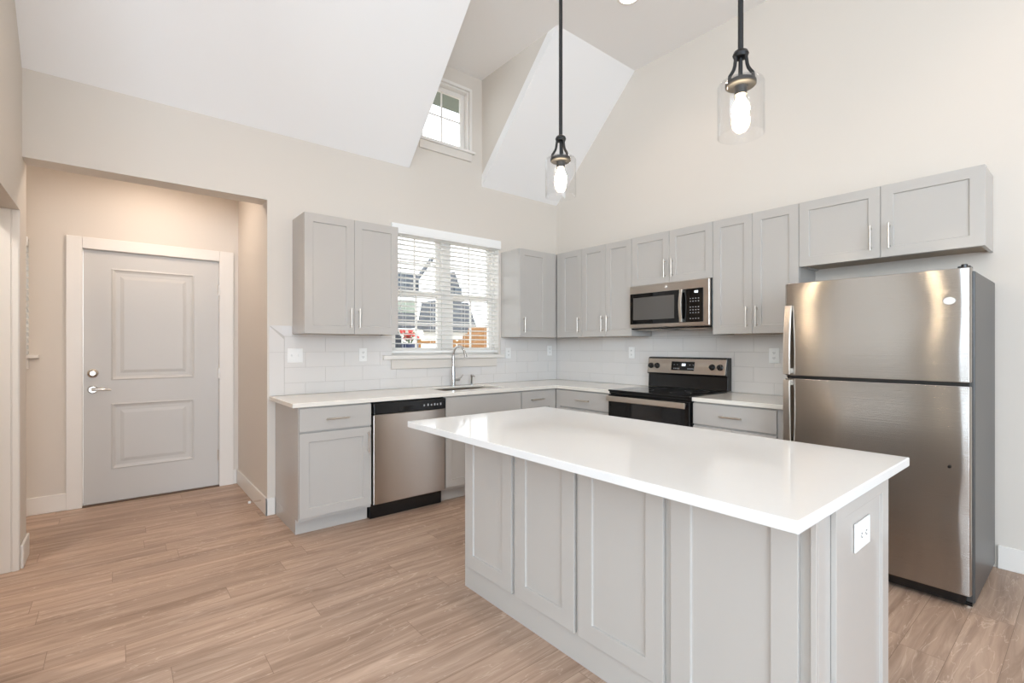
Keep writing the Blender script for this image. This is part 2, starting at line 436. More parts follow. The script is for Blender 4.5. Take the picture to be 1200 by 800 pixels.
# ------------------------------------------------------------------ entry door
d = struct(bpy.data.objects.new('door_1', None)); COL.objects.link(d); d.location = (DX0, YA, 0); ORG[d.name] = (DX0, YA, 0)
d['label'] = 'pale grey two-panel entry door in the foyer'
b = MB(); yf = YA + 0.006
PX0, PX1 = -4.036, -3.456
panels = [(1.015, 1.945), (0.275, 0.825)]
def ring(bm, a, b_):
    """quads between two rectangles (x0,x1,z0,z1,y)"""
    ra = [(a[0], a[4], a[2]), (a[1], a[4], a[2]), (a[1], a[4], a[3]), (a[0], a[4], a[3])]
    rb = [(b_[0], b_[4], b_[2]), (b_[1], b_[4], b_[2]), (b_[1], b_[4], b_[3]), (b_[0], b_[4], b_[3])]
    for i in range(4):
        j = (i + 1) % 4; bm.poly([ra[i], ra[j], rb[j], rb[i]])
def rect(x0, x1, z0, z1, y, g): return (x0 + g, x1 - g, z0 + g, z1 - g, y)
zb_ = [0.012, panels[1][0], panels[1][1], panels[0][0], panels[0][1], DH]
for (xa_, xb_) in ((DX0, PX0), (PX1, DX1)):
    for i in range(5): b.poly([(xa_, yf, zb_[i]), (xb_, yf, zb_[i]), (xb_, yf, zb_[i + 1]), (xa_, yf, zb_[i + 1])])
for i in (0, 2, 4): b.poly([(PX0, yf, zb_[i]), (PX1, yf, zb_[i]), (PX1, yf, zb_[i + 1]), (PX0, yf, zb_[i + 1])])
for (p0, p1) in panels:
    steps = [(0, 0), (0.010, -0.004), (0.020, 0.002), (0.034, 0.006), (0.060, 0.006), (0.085, 0.001)]
    for (g0, o0), (g1, o1) in zip(steps, steps[1:]):
        ring(b, rect(PX0, PX1, p0, p1, yf + o0, g0), rect(PX0, PX1, p0, p1, yf + o1, g1))
    g, o = steps[-1]; r = rect(PX0, PX1, p0, p1, yf + o, g)
    b.poly([(r[0], r[4], r[2]), (r[1], r[4], r[2]), (r[1], r[4], r[3]), (r[0], r[4], r[3])])
y2 = yf + 0.044
b.poly([(DX0, y2, 0.012), (DX1, y2, 0.012), (DX1, y2, DH), (DX0, y2, DH)])
for (x_,) in ((DX0,), (DX1,)):
    b.poly([(x_, yf, zb_[k]) for k in range(6)] + [(x_, y2, DH), (x_, y2, 0.012)])
b.poly([(DX0, yf, 0.012), (PX0, yf, 0.012), (PX1, yf, 0.012), (DX1, yf, 0.012), (DX1, y2, 0.012), (DX0, y2, 0.012)])
b.poly([(DX0, yf, DH), (PX0, yf, DH), (PX1, yf, DH), (DX1, yf, DH), (DX1, y2, DH), (DX0, y2, DH)])
bmesh.ops.remove_doubles(b.bm, verts=b.bm.verts, dist=1e-5)
slab = b.build('door_slab', M['door'], d)
h = MB(); h.lathe([(0, -0.024), (0.018, -0.024), (0.024, -0.018), (0.034, -0.014), (0.036, 0), (0, 0)], (-4.150, yf, 1.078), 32, 'y'); h.box(-4.157, -4.143, yf - 0.034, yf - 0.02, 1.062, 1.094)
h.build('deadbolt', M['nickel'], d, smooth=True)
h = MB(); h.lathe([(0, -0.014), (0.026, -0.014), (0.033, -0.006), (0.034, 0), (0, 0)], (-4.150, yf, 0.945), 32, 'y')
h.tube([(-4.150, yf - 0.01, 0.945), (-4.150, yf - 0.045, 0.945)], 0.012)
h.tube([(-4.155, yf - 0.05, 0.947), (-4.12, yf - 0.054, 0.95), (-4.07, yf - 0.056, 0.946), (-4.035, yf - 0.053, 0.940)], [0.012, 0.011, 0.009, 0.006])
h.build('door_handle', M['nickel'], d, smooth=True)
for z_ in (1.82, 1.05, 0.29):
    h = MB(); h.tube([(DX1 + 0.003, yf - 0.008, z_ - 0.05), (DX1 + 0.003, yf - 0.008, z_ + 0.05)], 0.0075); h.box(DX1 - 0.012, DX1 - 0.001, yf - 0.003, yf - 0.0003, z_ - 0.05, z_ + 0.05)
    h.build('hinge', M['nickel'], d, smooth=True)
h = MB(); h.box(DX0 - 0.018, DX1 + 0.018, YA - 0.02, YA + 0.13, 0.0, 0.011)
h.build('threshold', paint('bronze_threshold', lin(98, 76, 58), 0.5), d, bevel=0.003)

# ------------------------------------------------------------------ kitchen window (twin single-hung) + sill
def sash(b, x0, x1, z0, z1, y, fw=0.045, th=0.035, mx=None, mz=None, mw=0.016):
    b.box(x0, x0 + fw, y, y + th, z0, z1); b.box(x1 - fw, x1, y, y + th, z0, z1)
    b.box(x0 + fw, x1 - fw, y, y + th, z0, z0 + fw); b.box(x0 + fw, x1 - fw, y, y + th, z1 - fw, z1)
    for m_ in (mx or []): b.box(m_ - mw / 2, m_ + mw / 2, y + 0.008, y + th - 0.008, z0 + fw, z1 - fw)
    for m_ in (mz or []): b.box(x0 + fw, x1 - fw, y + 0.010, y + th - 0.010, m_ - mw / 2, m_ + mw / 2)

win = struct(bpy.data.objects.new('window_1', None)); COL.objects.link(win); win.location = (WX0, 0, WZ0); ORG[win.name] = (WX0, 0, WZ0)
b = MB(); FY = 0.075
e_ = 0.001
b.box(WX0 + e_, WX0 + 0.03, FY, TW, WZ0 + e_, WZ1 - e_); b.box(WX1 - 0.03, WX1 - e_, FY, TW, WZ0 + e_, WZ1 - e_)
b.box(WX0 + 0.03, WX1 - 0.03, FY, TW, WZ1 - 0.03, WZ1 - e_); b.box(WX0 + 0.03, WX1 - 0.03, FY, TW, WZ0 + e_, WZ0 + 0.03)
WM = (WX0 + WX1) / 2
b.box(WM - 0.045, WM + 0.045, FY, TW, WZ0 + 0.03, WZ1 - 0.03)
b.box(WX0 + e_, WX0 + 0.006, 0.0, FY - e_, WZ0 + 0.017, WZ1 - e_); b.box(WX1 - 0.006, WX1 - e_, 0.0, FY - e_, WZ0 + 0.017, WZ1 - e_)
b.box(WX0 + 0.006, WX1 - 0.006, 0.0, FY - e_, WZ1 - 0.004, WZ1 - e_)
b.build('window_frame', M['trim'], win, bevel=0.002)
MR = 1.80
for (a0, a1) in ((WX0 + 0.03, WM - 0.045), (WM + 0.045, WX1 - 0.03)):
    b = MB(); sash(b, a0 + 0.001, a1 - 0.001, WZ0 + 0.031, MR + 0.03, 0.082, mx=[(a0 + a1) / 2], mz=[(WZ0 + MR) / 2 + 0.02]); s_ = b.build('lower_sash', M['trim'], win, bevel=0.002)
    MB().box(a0 + 0.045, a1 - 0.045, 0.098, 0.101, WZ0 + 0.07, MR - 0.01).build('pane', M['glass'], s_)
    b = MB(); sash(b, a0 + 0.001, a1 - 0.001, MR - 0.02, WZ1 - 0.031, 0.118, fw=0.04, th=0.03, mx=[(a0 + a1) / 2], mz=[(WZ1 + MR) / 2]); s_ = b.build('upper_sash', M['trim'], win, bevel=0.002)
    MB().box(a0 + 0.04, a1 - 0.04, 0.132, 0.135, MR + 0.02, WZ1 - 0.07).build('pane', M['glass'], s_)
b = MB(); b.box(WX0 + 0.001, WX1 - 0.001, 0.0, FY - 0.001, WZ0 - 0.03 + 0.031, WZ0 + 0.016); b.box(-2.168, -0.812, -0.035, -0.001, WZ0 - 0.020, WZ0 + 0.016)
b.build('window_sill', M['trim'], win, bevel=0.004)
b = MB(); b.box(-2.09, -0.895, -0.016, -0.0055, 1.092, WZ0 - 0.022); b.build('apron', M['apron'], win, bevel=0.003)

# blind
bl = thing('window_blind', 'white slatted blind lowered over the window above the sink', 'blind', (WM, 0.03, WZ0))
b = MB(); b.box(WX0 - 0.012, WX1 + 0.006, -0.028, -0.004, 2.325, 2.412); b.box(WX0 - 0.012, WX1 + 0.006, -0.032, -0.028, 2.338, 2.399); b.build('valance', M['slat'], bl, bevel=0.004)
MB().box(WX0 + 0.008, WX1 - 0.008, 0.006, 0.058, 2.345, 2.395).build('headrail', M['slat'], bl)
b = MB(); nsl = 25; z_top, z_bot = 2.325, 1.283
for k in range(nsl):
    zc = z_bot + (z_top - z_bot) * k / (nsl - 1)
    tilt = -0.13
    pts = [(-0.024, -0.0008), (-0.012, 0.0010), (0, 0.0016), (0.012, 0.0010), (0.024, -0.0008)]
    prof = [(0.033 + py_ * math.cos(tilt) - pz_ * math.sin(tilt), zc + py_ * math.sin(tilt) + pz_ * math.cos(tilt)) for py_, pz_ in pts]
    prof2 = [(0.033 + py_ * math.cos(tilt) - (pz_ - 0.0028) * math.sin(tilt), zc + py_ * math.sin(tilt) + (pz_ - 0.0028) * math.cos(tilt)) for py_, pz_ in pts[::-1]]
    b.prism([(WX0 + 0.010, yy, zz) for yy, zz in prof + prof2], (WX1 - WX0 - 0.020, 0, 0))
b.build('slats', M['slat'], bl)
MB().box(WX0 + 0.010, WX1 - 0.010, 0.010, 0.056, 1.236, 1.258).build('bottom_rail', M['slat'], bl, bevel=0.003)
for x_ in (WX0 + 0.14, WM - 0.18, WM + 0.18, WX1 - 0.14):
    b = MB()
    for y_ in (0.0065, 0.0595): b.tube([(x_, y_, 1.258), (x_, y_, 2.345)], 0.0012, 6)
    b.build('ladder_cord', M['cord'], bl)
b = MB(); b.tube([(WX0 + 0.09, -0.001, 2.33), (WX0 + 0.09, 0.001, 1.60)], 0.0035, 8); b.build('tilt_wand', M['cord'], bl)

# ------------------------------------------------------------------ dormer window
win = struct(bpy.data.objects.new('window_2', None)); COL.objects.link(win); win.location = (DWX0, 0, DWZ0); ORG[win.name] = (DWX0, 0, DWZ0)
b = MB()
b.box(DWX0 + e_, DWX0 + 0.02, 0.0, TW, DWZ0 + e_, DWZ1 - e_); b.box(DWX1 - 0.02, DWX1 - e_, 0.0, TW, DWZ0 + e_, DWZ1 - e_)
b.box(DWX0 + 0.02, DWX1 - 0.02, 0.0, TW, DWZ1 - 0.02, DWZ1 - e_); b.box(DWX0 + 0.02, DWX1 - 0.02, 0.0, TW, DWZ0 + e_, DWZ0 + 0.02)
b.box(DWX0 - 0.03, DWX0, -0.016, -0.001, DWZ0 + 0.02, DWZ1 + 0.03); b.box(DWX1, DWX1 + 0.03, -0.016, -0.001, DWZ0 + 0.02, DWZ1 + 0.03)
b.box(DWX0, DWX1, -0.016, -0.001, DWZ1, DWZ1 + 0.03)
b.build('window_frame', M['trim'], win, bevel=0.003)
b = MB(); sash(b, DWX0 + 0.021, DWX1 - 0.021, DWZ0 + 0.021, DWZ1 - 0.021, 0.055, fw=0.045, th=0.03, mx=[-1.52], mz=[3.56], mw=0.014)
s_ = b.build('sash', M['trim'], win, bevel=0.003)
MB().box(DWX0 + 0.06, DWX1 - 0.06, 0.069, 0.072, DWZ0 + 0.06, DWZ1 - 0.06).build('pane', M['glass'], s_)
b = MB(); b.box(DWX0 - 0.045, DWX1 + 0.06, -0.035, -0.001, DWZ0 - 0.005, DWZ0 + 0.018); b.build('window_sill', M['trim'], win, bevel=0.004)
b = MB(); b.box(DWX0 - 0.005, DWX1 + 0.022, -0.018, -0.001, DWZ0 - 0.085, DWZ0 - 0.006); b.build('apron', M['apron'], win, bevel=0.003)

# foyer window
win = struct(bpy.data.objects.new('window_3', None)); COL.objects.link(win); win.location = (FWX0, YA, FWZ0); ORG[win.name] = (FWX0, YA, FWZ0)
b = MB(); sash(b, FWX0 + e_, FWX1 - e_, FWZ0 + e_, FWZ1 - e_, YA + 0.08, fw=0.05, th=0.06, mz=[1.67]); s_ = b.build('window_frame', M['trim'], win, bevel=0.002)
MB().box(FWX0 + 0.05, FWX1 - 0.05, YA + 0.108, YA + 0.112, FWZ0 + 0.05, FWZ1 - 0.05).build('pane', M['glass'], s_)
b = MB(); b.box(FWX0 - 0.06, FWX1 + 0.058, YA - 0.035, YA - 0.001, FWZ0 - 0.018, FWZ0 + 0.006); b.build('window_sill', M['trim'], win, bevel=0.003)
b = MB(); b.box(FWX0, FWX1 + 0.0, YA - 0.016, YA - 0.001, FWZ0 - 0.10, FWZ0 - 0.019); b.build('apron', M['trim'], win, bevel=0.003)
bl2 = thing('window_blind', 'white slatted blind in the foyer window left of the entry door', 'blind', (-4.9, YA + 0.04, FWZ0))
MB().box(FWX0 + 0.006, FWX1 - 0.004, YA - 0.020, YA - 0.003, FWZ1 - 0.05, FWZ1 + 0.02).build('valance', M['slat'], bl2, bevel=0.003)
b = MB()
for k in range(17):
    zc = FWZ0 + 0.07 + k * 0.0465
    b.prism([(FWX0 + 0.008, YA + 0.012, zc + 0.014), (FWX0 + 0.008, YA + 0.052, zc - 0.016), (FWX0 + 0.008, YA + 0.053, zc - 0.013), (FWX0 + 0.008, YA + 0.013, zc + 0.017)], (FWX1 - FWX0 - 0.014, 0, 0))
b.build('slats', M['slat'], bl2)
MB().box(FWX0 + 0.008, FWX1 - 0.006, YA + 0.012, YA + 0.052, FWZ0 + 0.012, FWZ0 + 0.034).build('bottom_rail', M['slat'], bl2, bevel=0.003)

# ------------------------------------------------------------------ backsplash tile
def clip_tiles(rows, extent, hole=None): pass
G = 0.0022; TT = 0.0045
rows_z = [0.9155, 1.008, 1.130, 1.252, 1.374]
def tile_rows(put, s0, s1, top, off):
    """put(a0, a1, z0, z1): one tile; s increasing along the wall"""
    P = 0.316
    zs = rows_z + [min(top, 1.496)]
    if top > 1.496: zs.append(top)
    for r in range(len(zs) - 1):
        z0, z1 = zs[r], min(zs[r + 1], top)
        if z1 - z0 < 0.006: continue
        o = off + (P / 2 if r % 2 else 0)
        k = math.floor((s0 - o) / P); x = o + k * P
        while x < s1:
            a0, a1 = max(x, s0), min(x + P, s1)
            if a1 - a0 > 0.008: put(a0 + G / 2, a1 - G / 2, z0 + G / 2, z1 - G / 2)
            x += P

b = MB(); g = MB()
def cut(a0, a1, z0, z1):
    out = [(a0, a1, z0, z1)]
    for (h0, h1, k0, k1) in ((WX0 - 0.0, WX1 + 0.02, 1.215, 3), (-2.168, -0.812, WZ0 - 0.021, 1.217), (-2.091, -0.894, 1.090, WZ0 - 0.02)):
        nxt = []
        for (p0, p1, q0, q1) in out:
            if p1 <= h0 or p0 >= h1 or q1 <= k0 or q0 >= k1: nxt.append((p0, p1, q0, q1)); continue
            if p0 < h0: nxt.append((p0, h0, q0, q1))
            if p1 > h1: nxt.append((h1, p1, q0, q1))
            m0, m1 = max(p0, h0), min(p1, h1)
            if q0 < k0: nxt.append((m0, m1, q0, k0))
            if q1 > k1: nxt.append((m0, m1, k1, q1))
        out = nxt
    return [o for o in out if o[1] - o[0] > 0.004 and o[3] - o[2] > 0.004]
def put_back(a0, a1, z0, z1):
    if z0 > 1.373: a0 = max(a0, -2.9245)
    if a1 - a0 < 0.004: return
    for q in cut(a0, a1, z0, z1): b.box(q[0], q[1], -TT, 0.0, q[2], q[3])
tile_rows(put_back, -2.984, -0.005, 1.3925, -2.984 + 0.158)
# vertical edge tiles with a mitred top corner
b.box(-3.094, -2.984 - G, -TT, 0, 0.9155, 1.252 - G)
b.prism([(-3.094, 0, 1.252), (-2.984 - G, 0, 1.252), (-2.984 - G, 0, 1.355 - G), (-3.094, 0, 1.459 - G * 1.5)], (0, -TT, 0))
b.prism([(-3.090, 0, 1.459), (-2.984, 0, 1.3765), (-2.9265, 0, 1.3765), (-2.9265, 0, 1.459)], (0, -TT, 0))
bsp = b.build('trim_3', M['tile'], bevel=0.0008, seg=1); struct(bsp); bsp['label'] = 'white subway tile backsplash on the back wall'
for q in cut(-3.092, -0.002, 0.9152, 1.392): g.box(q[0], q[1], -TT * 0.55, -0.0002, q[2], q[3])
g.box(-3.088, -2.928, -TT * 0.55, -0.0002, 1.392, 1.452)
struct(g.build('trim_4', M['grout']))
b = MB()
tile_rows(lambda a0, a1, z0, z1: b.box(-TT, 0.0, -a1, -a0, z0, z1), 0.006, 2.80, 1.3925, -0.10)
tile_rows(lambda a0, a1, z0, z1: b.box(-TT, 0.0, -a1, -a0, z0 + 1.3945 - 0.9155, min(z1 + 1.3945 - 0.9155, 1.449)), 1.307, 2.085, 0.965, -0.10)
bsp = b.build('trim_5', M['tile'], bevel=0.0008, seg=1); struct(bsp); bsp['label'] = 'white subway tile backsplash on the range wall'
struct(MB().box(-TT * 0.55, -0.0002, -2.80, -0.003, 0.9152, 1.392).box(-TT * 0.55, -0.0002, -2.085, -1.307, 1.392, 1.448).build('trim_6', M['grout']))

# ------------------------------------------------------------------ cabinet helpers
def mapB(x0, yface, z0): return lambda u, v, o: (x0 + u, yface - o, z0 + v)             # faces the camera side (-Y)
def mapR(xface, y0, z0): return lambda u, v, o: (xface - o, y0 - u, z0 + v)             # on the right wall, faces -X

def mbox(b, mp, u0, u1, v0, v1, o0, o1):
    p, q = mp(u0, v0, o0), mp(u1, v1, o1)
    b.box(p[0], q[0], p[1], q[1], p[2], q[2])

def shaker(mp, w, h, parent, name='door', rail=0.062, t=0.019, mat=None, inset=0.009):
    b = MB()
    def P(u, v, o): return b.bm.verts.new(mp(u, v, o))
    def rc(g, o): return [P(g, g, o), P(w - g, g, o), P(w - g, h - g, o), P(g, h - g, o)]
    rings = [rc(0, 0), rc(0, t), rc(rail, t), rc(rail + 0.002, t - inset)]
    for a, c_ in zip(rings, rings[1:]):
        for i in range(4): b.bm.faces.new([a[i], a[(i + 1) % 4], c_[(i + 1) % 4], c_[i]])
    b.bm.faces.new(rings[-1]); b.bm.faces.new(rings[0][::-1])
    return b.build(name, mat or M['cab'], parent, bevel=0.0015)

def flat(mp, w, h, parent, name='drawer', t=0.019):
    b = MB(); mbox(b, mp, 0, w, 0, h, 0, t); return b.build(name, M['cab'], parent, bevel=0.0015)

def pull(mp, u, v, parent, vertical=True, L=0.16, t=0.019, so=0.03):
    b = MB(); r = 0.0058; H = L / 2; c_ = H - 0.018
    if vertical:
        b.tube([mp(u, v - H, t + so), mp(u, v + H, t + so)], r, 12)
        for s in (-c_, c_): b.tube([mp(u, v + s, t - 0.0005), mp(u, v + s, t + so)], r * 0.85, 10)
    else:
        b.tube([mp(u - H, v, t + so), mp(u + H, v, t + so)], r, 12)
        for s in (-c_, c_): b.tube([mp(u + s, v, t - 0.0005), mp(u + s, v, t + so)], r * 0.85, 10)
    return b.build('handle', M['nickel'], parent, smooth=True)

GP = 0.0025
def upper(label, mp, w, h, depth, doors, handles, xparts=None, fascia=(0, None), name='wall_cabinet'):
    """doors: list of (u0,u1); handles: list of u; mp: (u, v, o) with o=0 at the wall"""
    loc = mp(w / 2, 0, depth / 2)
    o = thing(name, label, 'cabinet', loc, 'grey wall cabinets')
    cd = depth - 0.020
    b = MB()
    mbox(b, mp, 0.0005, w - 0.0005, 0.014, h, 0.001, cd)
    mbox(b, mp, 0.0005, 0.018, 0.0, 0.014, 0.001, cd); mbox(b, mp, w - 0.018, w - 0.0005, 0.0, 0.014, 0.001, cd); mbox(b, mp, 0.018, w - 0.018, 0.0, 0.014, cd - 0.02, cd)
    b.build('carcass', M['cab'], o, bevel=0.001)
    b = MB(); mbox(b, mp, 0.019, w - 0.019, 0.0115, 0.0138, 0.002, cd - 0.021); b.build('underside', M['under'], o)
    for (u0, u1), hu in zip(doors, handles):
        m2 = (lambda uu: (lambda u, v, oo: mp(uu + u, v, cd + 0.001 + oo)))(u0 + GP / 2)
        dr = shaker(m2, u1 - u0 - GP, h - 0.002, o)
        pull(m2, hu - u0 - GP / 2, min(0.125, h * 0.25 + 0.02), dr, L=0.155)
    return o, cd

ZB, ZT = 1.394, 2.297; UD = 0.3174; UH = ZT - ZB
upper('grey two-door wall cabinet left of the sink window', mapB(-2.924, 0, ZB), 0.754, UH, UD, [(0, 0.379), (0.379, 0.754)], [0.345, 0.413])
# corner pair
o, cd = upper('narrow grey corner wall cabinet right of the window, side lit by it', mapB(-0.8305, 0, ZB), 0.826, UH, UD, [(0, 0.378)], [0.045])
b = MB(); b.box(-0.451, -0.3195, -(cd + 0.012), -(cd + 0.001), ZB, ZT); b.build('filler', M['cab'], o, bevel=0.001)
o, cd = upper('single-door grey wall cabinet in the corner on the range wall', mapR(0, -0.322, ZB), 0.363, UH, UD, [(0.062, 0.363)], [0.328])
b = MB(); b.box(-(cd + 0.012), -(cd + 0.001), -0.322, -0.383, ZB, ZT); b.build('filler', M['cab'], o, bevel=0.001)
upper('tall grey two-door wall cabinet left of the microwave', mapR(0, -0.6853, ZB), 0.6189, UH, UD, [(0, 0.311), (0.311, 0.6189)], [0.278, 0.344])
upper('short grey two-door cabinet directly above the microwave', mapR(0, -1.3048, 1.846), 0.784, ZT - 1.846, UD, [(0, 0.392), (0.392, 0.784)], [0.356, 0.428])
upper('tall grey two-door wall cabinet between microwave and refrigerator', mapR(0, -2.0895, ZB), 0.6278, UH, UD, [(0, 0.3108), (0.3108, 0.6278)], [0.275, 0.346])
upper('wide short grey cabinet above the refrigerator', mapR(0, -2.7182, 1.8506), 0.9336, ZT - 1.8506, UD, [(0, 0.465), (0.465, 0.9336)], [0.418, 0.512])

# ---- base cabinets
BF = 0.611; KD = 0.543; KH = 0.105; CZ = 0.8835
def base_cab(label, mp, w, fronts, kick=True, extra=None, left_panel=False, top_open=None):
    """fronts: (kind, u0, u1, v0, v1, handle) with handle = None | ('h', u, v) | ('v', u, v)"""
    o = thing('base_cabinet', label, 'cabinet', mp(w / 2, 0, 0.3), 'grey base cabinets')
    b = MB()
    if top_open is None: mbox(b, mp, 0.0005, w - 0.0005, KH, CZ - 0.0005, 0.002, BF)
    else:
        mbox(b, mp, 0.0005, w - 0.0005, KH, top_open, 0.002, BF); mbox(b, mp, 0.0005, w - 0.0005, top_open, CZ - 0.0005, BF - 0.02, BF)
        mbox(b, mp, 0.0005, 0.018, top_open, CZ - 0.0005, 0.002, BF - 0.02); mbox(b, mp, w - 0.018, w - 0.0005, top_open, CZ - 0.0005, 0.002, BF - 0.02)
    b.build('carcass', M['cab'], o, bevel=0.001)
    b = MB(); mbox(b, mp, 0.0005, w - 0.0005, 0.0, KH - 0.0005, 0.002, KD); b.build('toe_kick', M['cab'], o)
    for (kind, u0, u1, v0, v1, hd) in fronts:
        m2 = (lambda uu, vv: (lambda u, v, oo: mp(uu + u, vv + v, BF + 0.001 + oo)))(u0, v0)
        f = shaker(m2, u1 - u0, v1 - v0, o) if kind == 'door' else flat(m2, u1 - u0, v1 - v0, o, kind)
        if hd: pull(m2, hd[1] - u0, hd[2] - v0, f, hd[0] == 'v')
    return o

DZ0, DZ1, RZ0, RZ1 = 0.128, 0.703, 0.715, 0.872
base_cab('grey base cabinet at the foyer end, left of the dishwasher', mapB(-3.049, 0, 0), 0.5125,
         [('drawer', 0.004, 0.508, RZ0, RZ1, ('h', 0.255, 0.792)), ('door', 0.004, 0.508, DZ0, DZ1, ('v', 0.482, 0.595))])
base_cab('grey sink base cabinet right of the dishwasher, partly behind the island', mapB(-1.902, 0, 0), 0.822,
         [('false_front', 0.003, 0.819, RZ0, RZ1, None), ('door', 0.003, 0.410, DZ0, DZ1, ('v', 0.372, 0.595)), ('door', 0.413, 0.819, DZ0, DZ1, ('v', 0.450, 0.595))], top_open=0.62)
o = base_cab('grey corner drawer cabinet between sink base and range wall', mapB(-1.0785, 0, 0), 1.0755,
         [('drawer', 0.004, 0.362, RZ0, RZ1, ('h', 0.185, 0.792)), ('door', 0.004, 0.362, DZ0, DZ1, ('v', 0.04, 0.595))])
b = MB(); b.box(-0.712, -0.634, -(BF + 0.012), -(BF + 0.001), KH, RZ1); b.build('filler', M['cab'], o)
o = base_cab('grey drawer cabinet left of the range, front hidden by the island top', mapR(0, -0.6135, 0), 0.7015,
         [('drawer', 0.075, 0.695, RZ0, RZ1, ('h', 0.385, 0.792)), ('door', 0.075, 0.383, DZ0, DZ1, ('v', 0.345, 0.595)), ('door', 0.386, 0.695, DZ0, DZ1, ('v', 0.42, 0.595))])
b = MB(); b.box(-(BF + 0.012), -(BF + 0.001), -0.634, -0.686, KH, RZ1); b.build('filler', M['cab'], o)
o = base_cab('grey drawer cabinet between the range and the refrigerator', mapR(0, -2.0975, 0), 0.634,
         [('drawer', 0.004, 0.600, RZ0, RZ1, ('h', 0.30, 0.792)), ('door', 0.004, 0.300, DZ0, DZ1, ('v', 0.262, 0.595)), ('door', 0.303, 0.600, DZ0, DZ1, ('v', 0.342, 0.595))])

# ---- countertops
SX0, SX1, SY0, SY1 = -1.81, -1.155, -0.47, -0.135
b = MB()
b.slab([-3.094, SX0, SX1, -0.645, -0.001], [-1.3155, -0.645, SY0, SY1, -0.001], lambda i, j: (j > 0 or i == 3) and not (i == 1 and j == 2), 0.884, 0.914)
tag(b.build('countertop', M['quartz2'], bevel=0.003), 'cream L-shaped quartz countertop with the sink cut in, along window and range walls', 'countertop')
b = MB(); b.box(-0.645, -0.001, -2.742, -2.0985, 0.884, 0.914)
tag(b.build('countertop', M['quartz2'], bevel=0.003), 'short cream countertop between the black range and the refrigerator', 'countertop')

# ---- sink
sk = thing('kitchen_sink', 'stainless undermount sink set into the cream countertop below the window', 'sink', ((SX0 + SX1) / 2, -0.3, 0.66))
b = MB(); a0, a1, c0, c1 = SX0 + 0.002, SX1 - 0.002, SY0 + 0.002, SY1 - 0.002; zt_, zb2 = 0.8995, 0.665
v = lambda x, y, z: (x, y, z)
b.poly([(a0, c0, zb2), (a1, c0, zb2), (a1, c1, zb2), (a0, c1, zb2)])
for p, q in (((a0, c0), (a1, c0)), ((a1, c0), (a1, c1)), ((a1, c1), (a0, c1)), ((a0, c1), (a0, c0))):
    b.poly([(p[0], p[1], zb2), (q[0], q[1], zb2), (q[0], q[1], zt_), (p[0], p[1], zt_)])
bmesh.ops.remove_doubles(b.bm, verts=b.bm.verts, dist=1e-5)
o = b.build('basin', M['nickel'], sk)
md = o.modifiers.new('thick', 'SOLIDIFY'); md.thickness = 0.0015
MB().lathe([(0, 0.004), (0.03, 0.004), (0.045, 0.002), (0.045, 0.0005), (0, 0.0005)], ((SX0 + SX1) / 2, -0.3, zb2), 24).build('drain', M['chrome'], sk, smooth=True)

# ---- faucet and dispenser
fx_, fy_ = -1.469, -0.068
fc = thing('kitchen_faucet', 'tall chrome gooseneck faucet standing behind the sink', 'faucet', (fx_, fy_, 0.914))
b = MB(); b.lathe([(0, 0.0), (0.027, 0.0), (0.027, 0.006), (0.023, 0.01), (0.022, 0.13), (0.015, 0.19), (0.0, 0.19)], (fx_, fy_, 0.9145), 24); b.build('body', M['chrome'], fc, smooth=True)
pts = [(fx_, fy_, 1.09), (fx_, fy_, 1.20)]
R = 0.085
for k in range(1, 13):
    a = PI - PI * 0.90 * k / 12
    pts.append((fx_ + 0.02 * (1 + math.cos(a)) / 2, fy_ - R - R * math.cos(a), 1.215 + R * math.sin(a)))
b = MB(); b.tube(pts, 0.0115, 14); b.build('spout', M['chrome'], fc, smooth=True)
e2 = Vector(pts[-1]); b = MB(); b.tube([e2 + Vector((0, 0.004, 0.01)), e2 + Vector((0.002, -0.007, -0.022)), e2 + Vector((0.004, -0.014, -0.046))], [0.0125, 0.015, 0.016], 14); b.build('spray_head', M['chrome'], fc, smooth=True)
b = MB(); b.tube([(fx_ + 0.015, fy_, 0.97), (fx_ + 0.07, fy_, 0.973)], 0.014, 14); b.tube([(fx_ + 0.06, fy_, 0.975), (fx_ + 0.085, fy_ - 0.005, 0.995), (fx_ + 0.105, fy_ - 0.01, 1.02)], [0.009, 0.007, 0.005], 10); b.build('lever', M['chrome'], fc, smooth=True)
sx_, sy_ = -1.262, -0.08
sd = thing('soap_dispenser', 'small chrome soap dispenser beside the faucet', 'soap dispenser', (sx_, sy_, 0.914))
b = MB(); b.lathe([(0, 0), (0.02, 0), (0.02, 0.006), (0.012, 0.012), (0.011, 0.075), (0.014, 0.08), (0.014, 0.105), (0, 0.108)], (sx_, sy_, 0.9145), 20); b.build('body', M['chrome'], sd, smooth=True)
b = MB(); b.tube([(sx_, sy_, 1.012), (sx_ - 0.01, sy_ - 0.04, 1.014), (sx_ - 0.018, sy_ - 0.07, 1.004)], [0.008, 0.0075, 0.006], 10); b.build('spout', M['chrome'], sd, smooth=True)

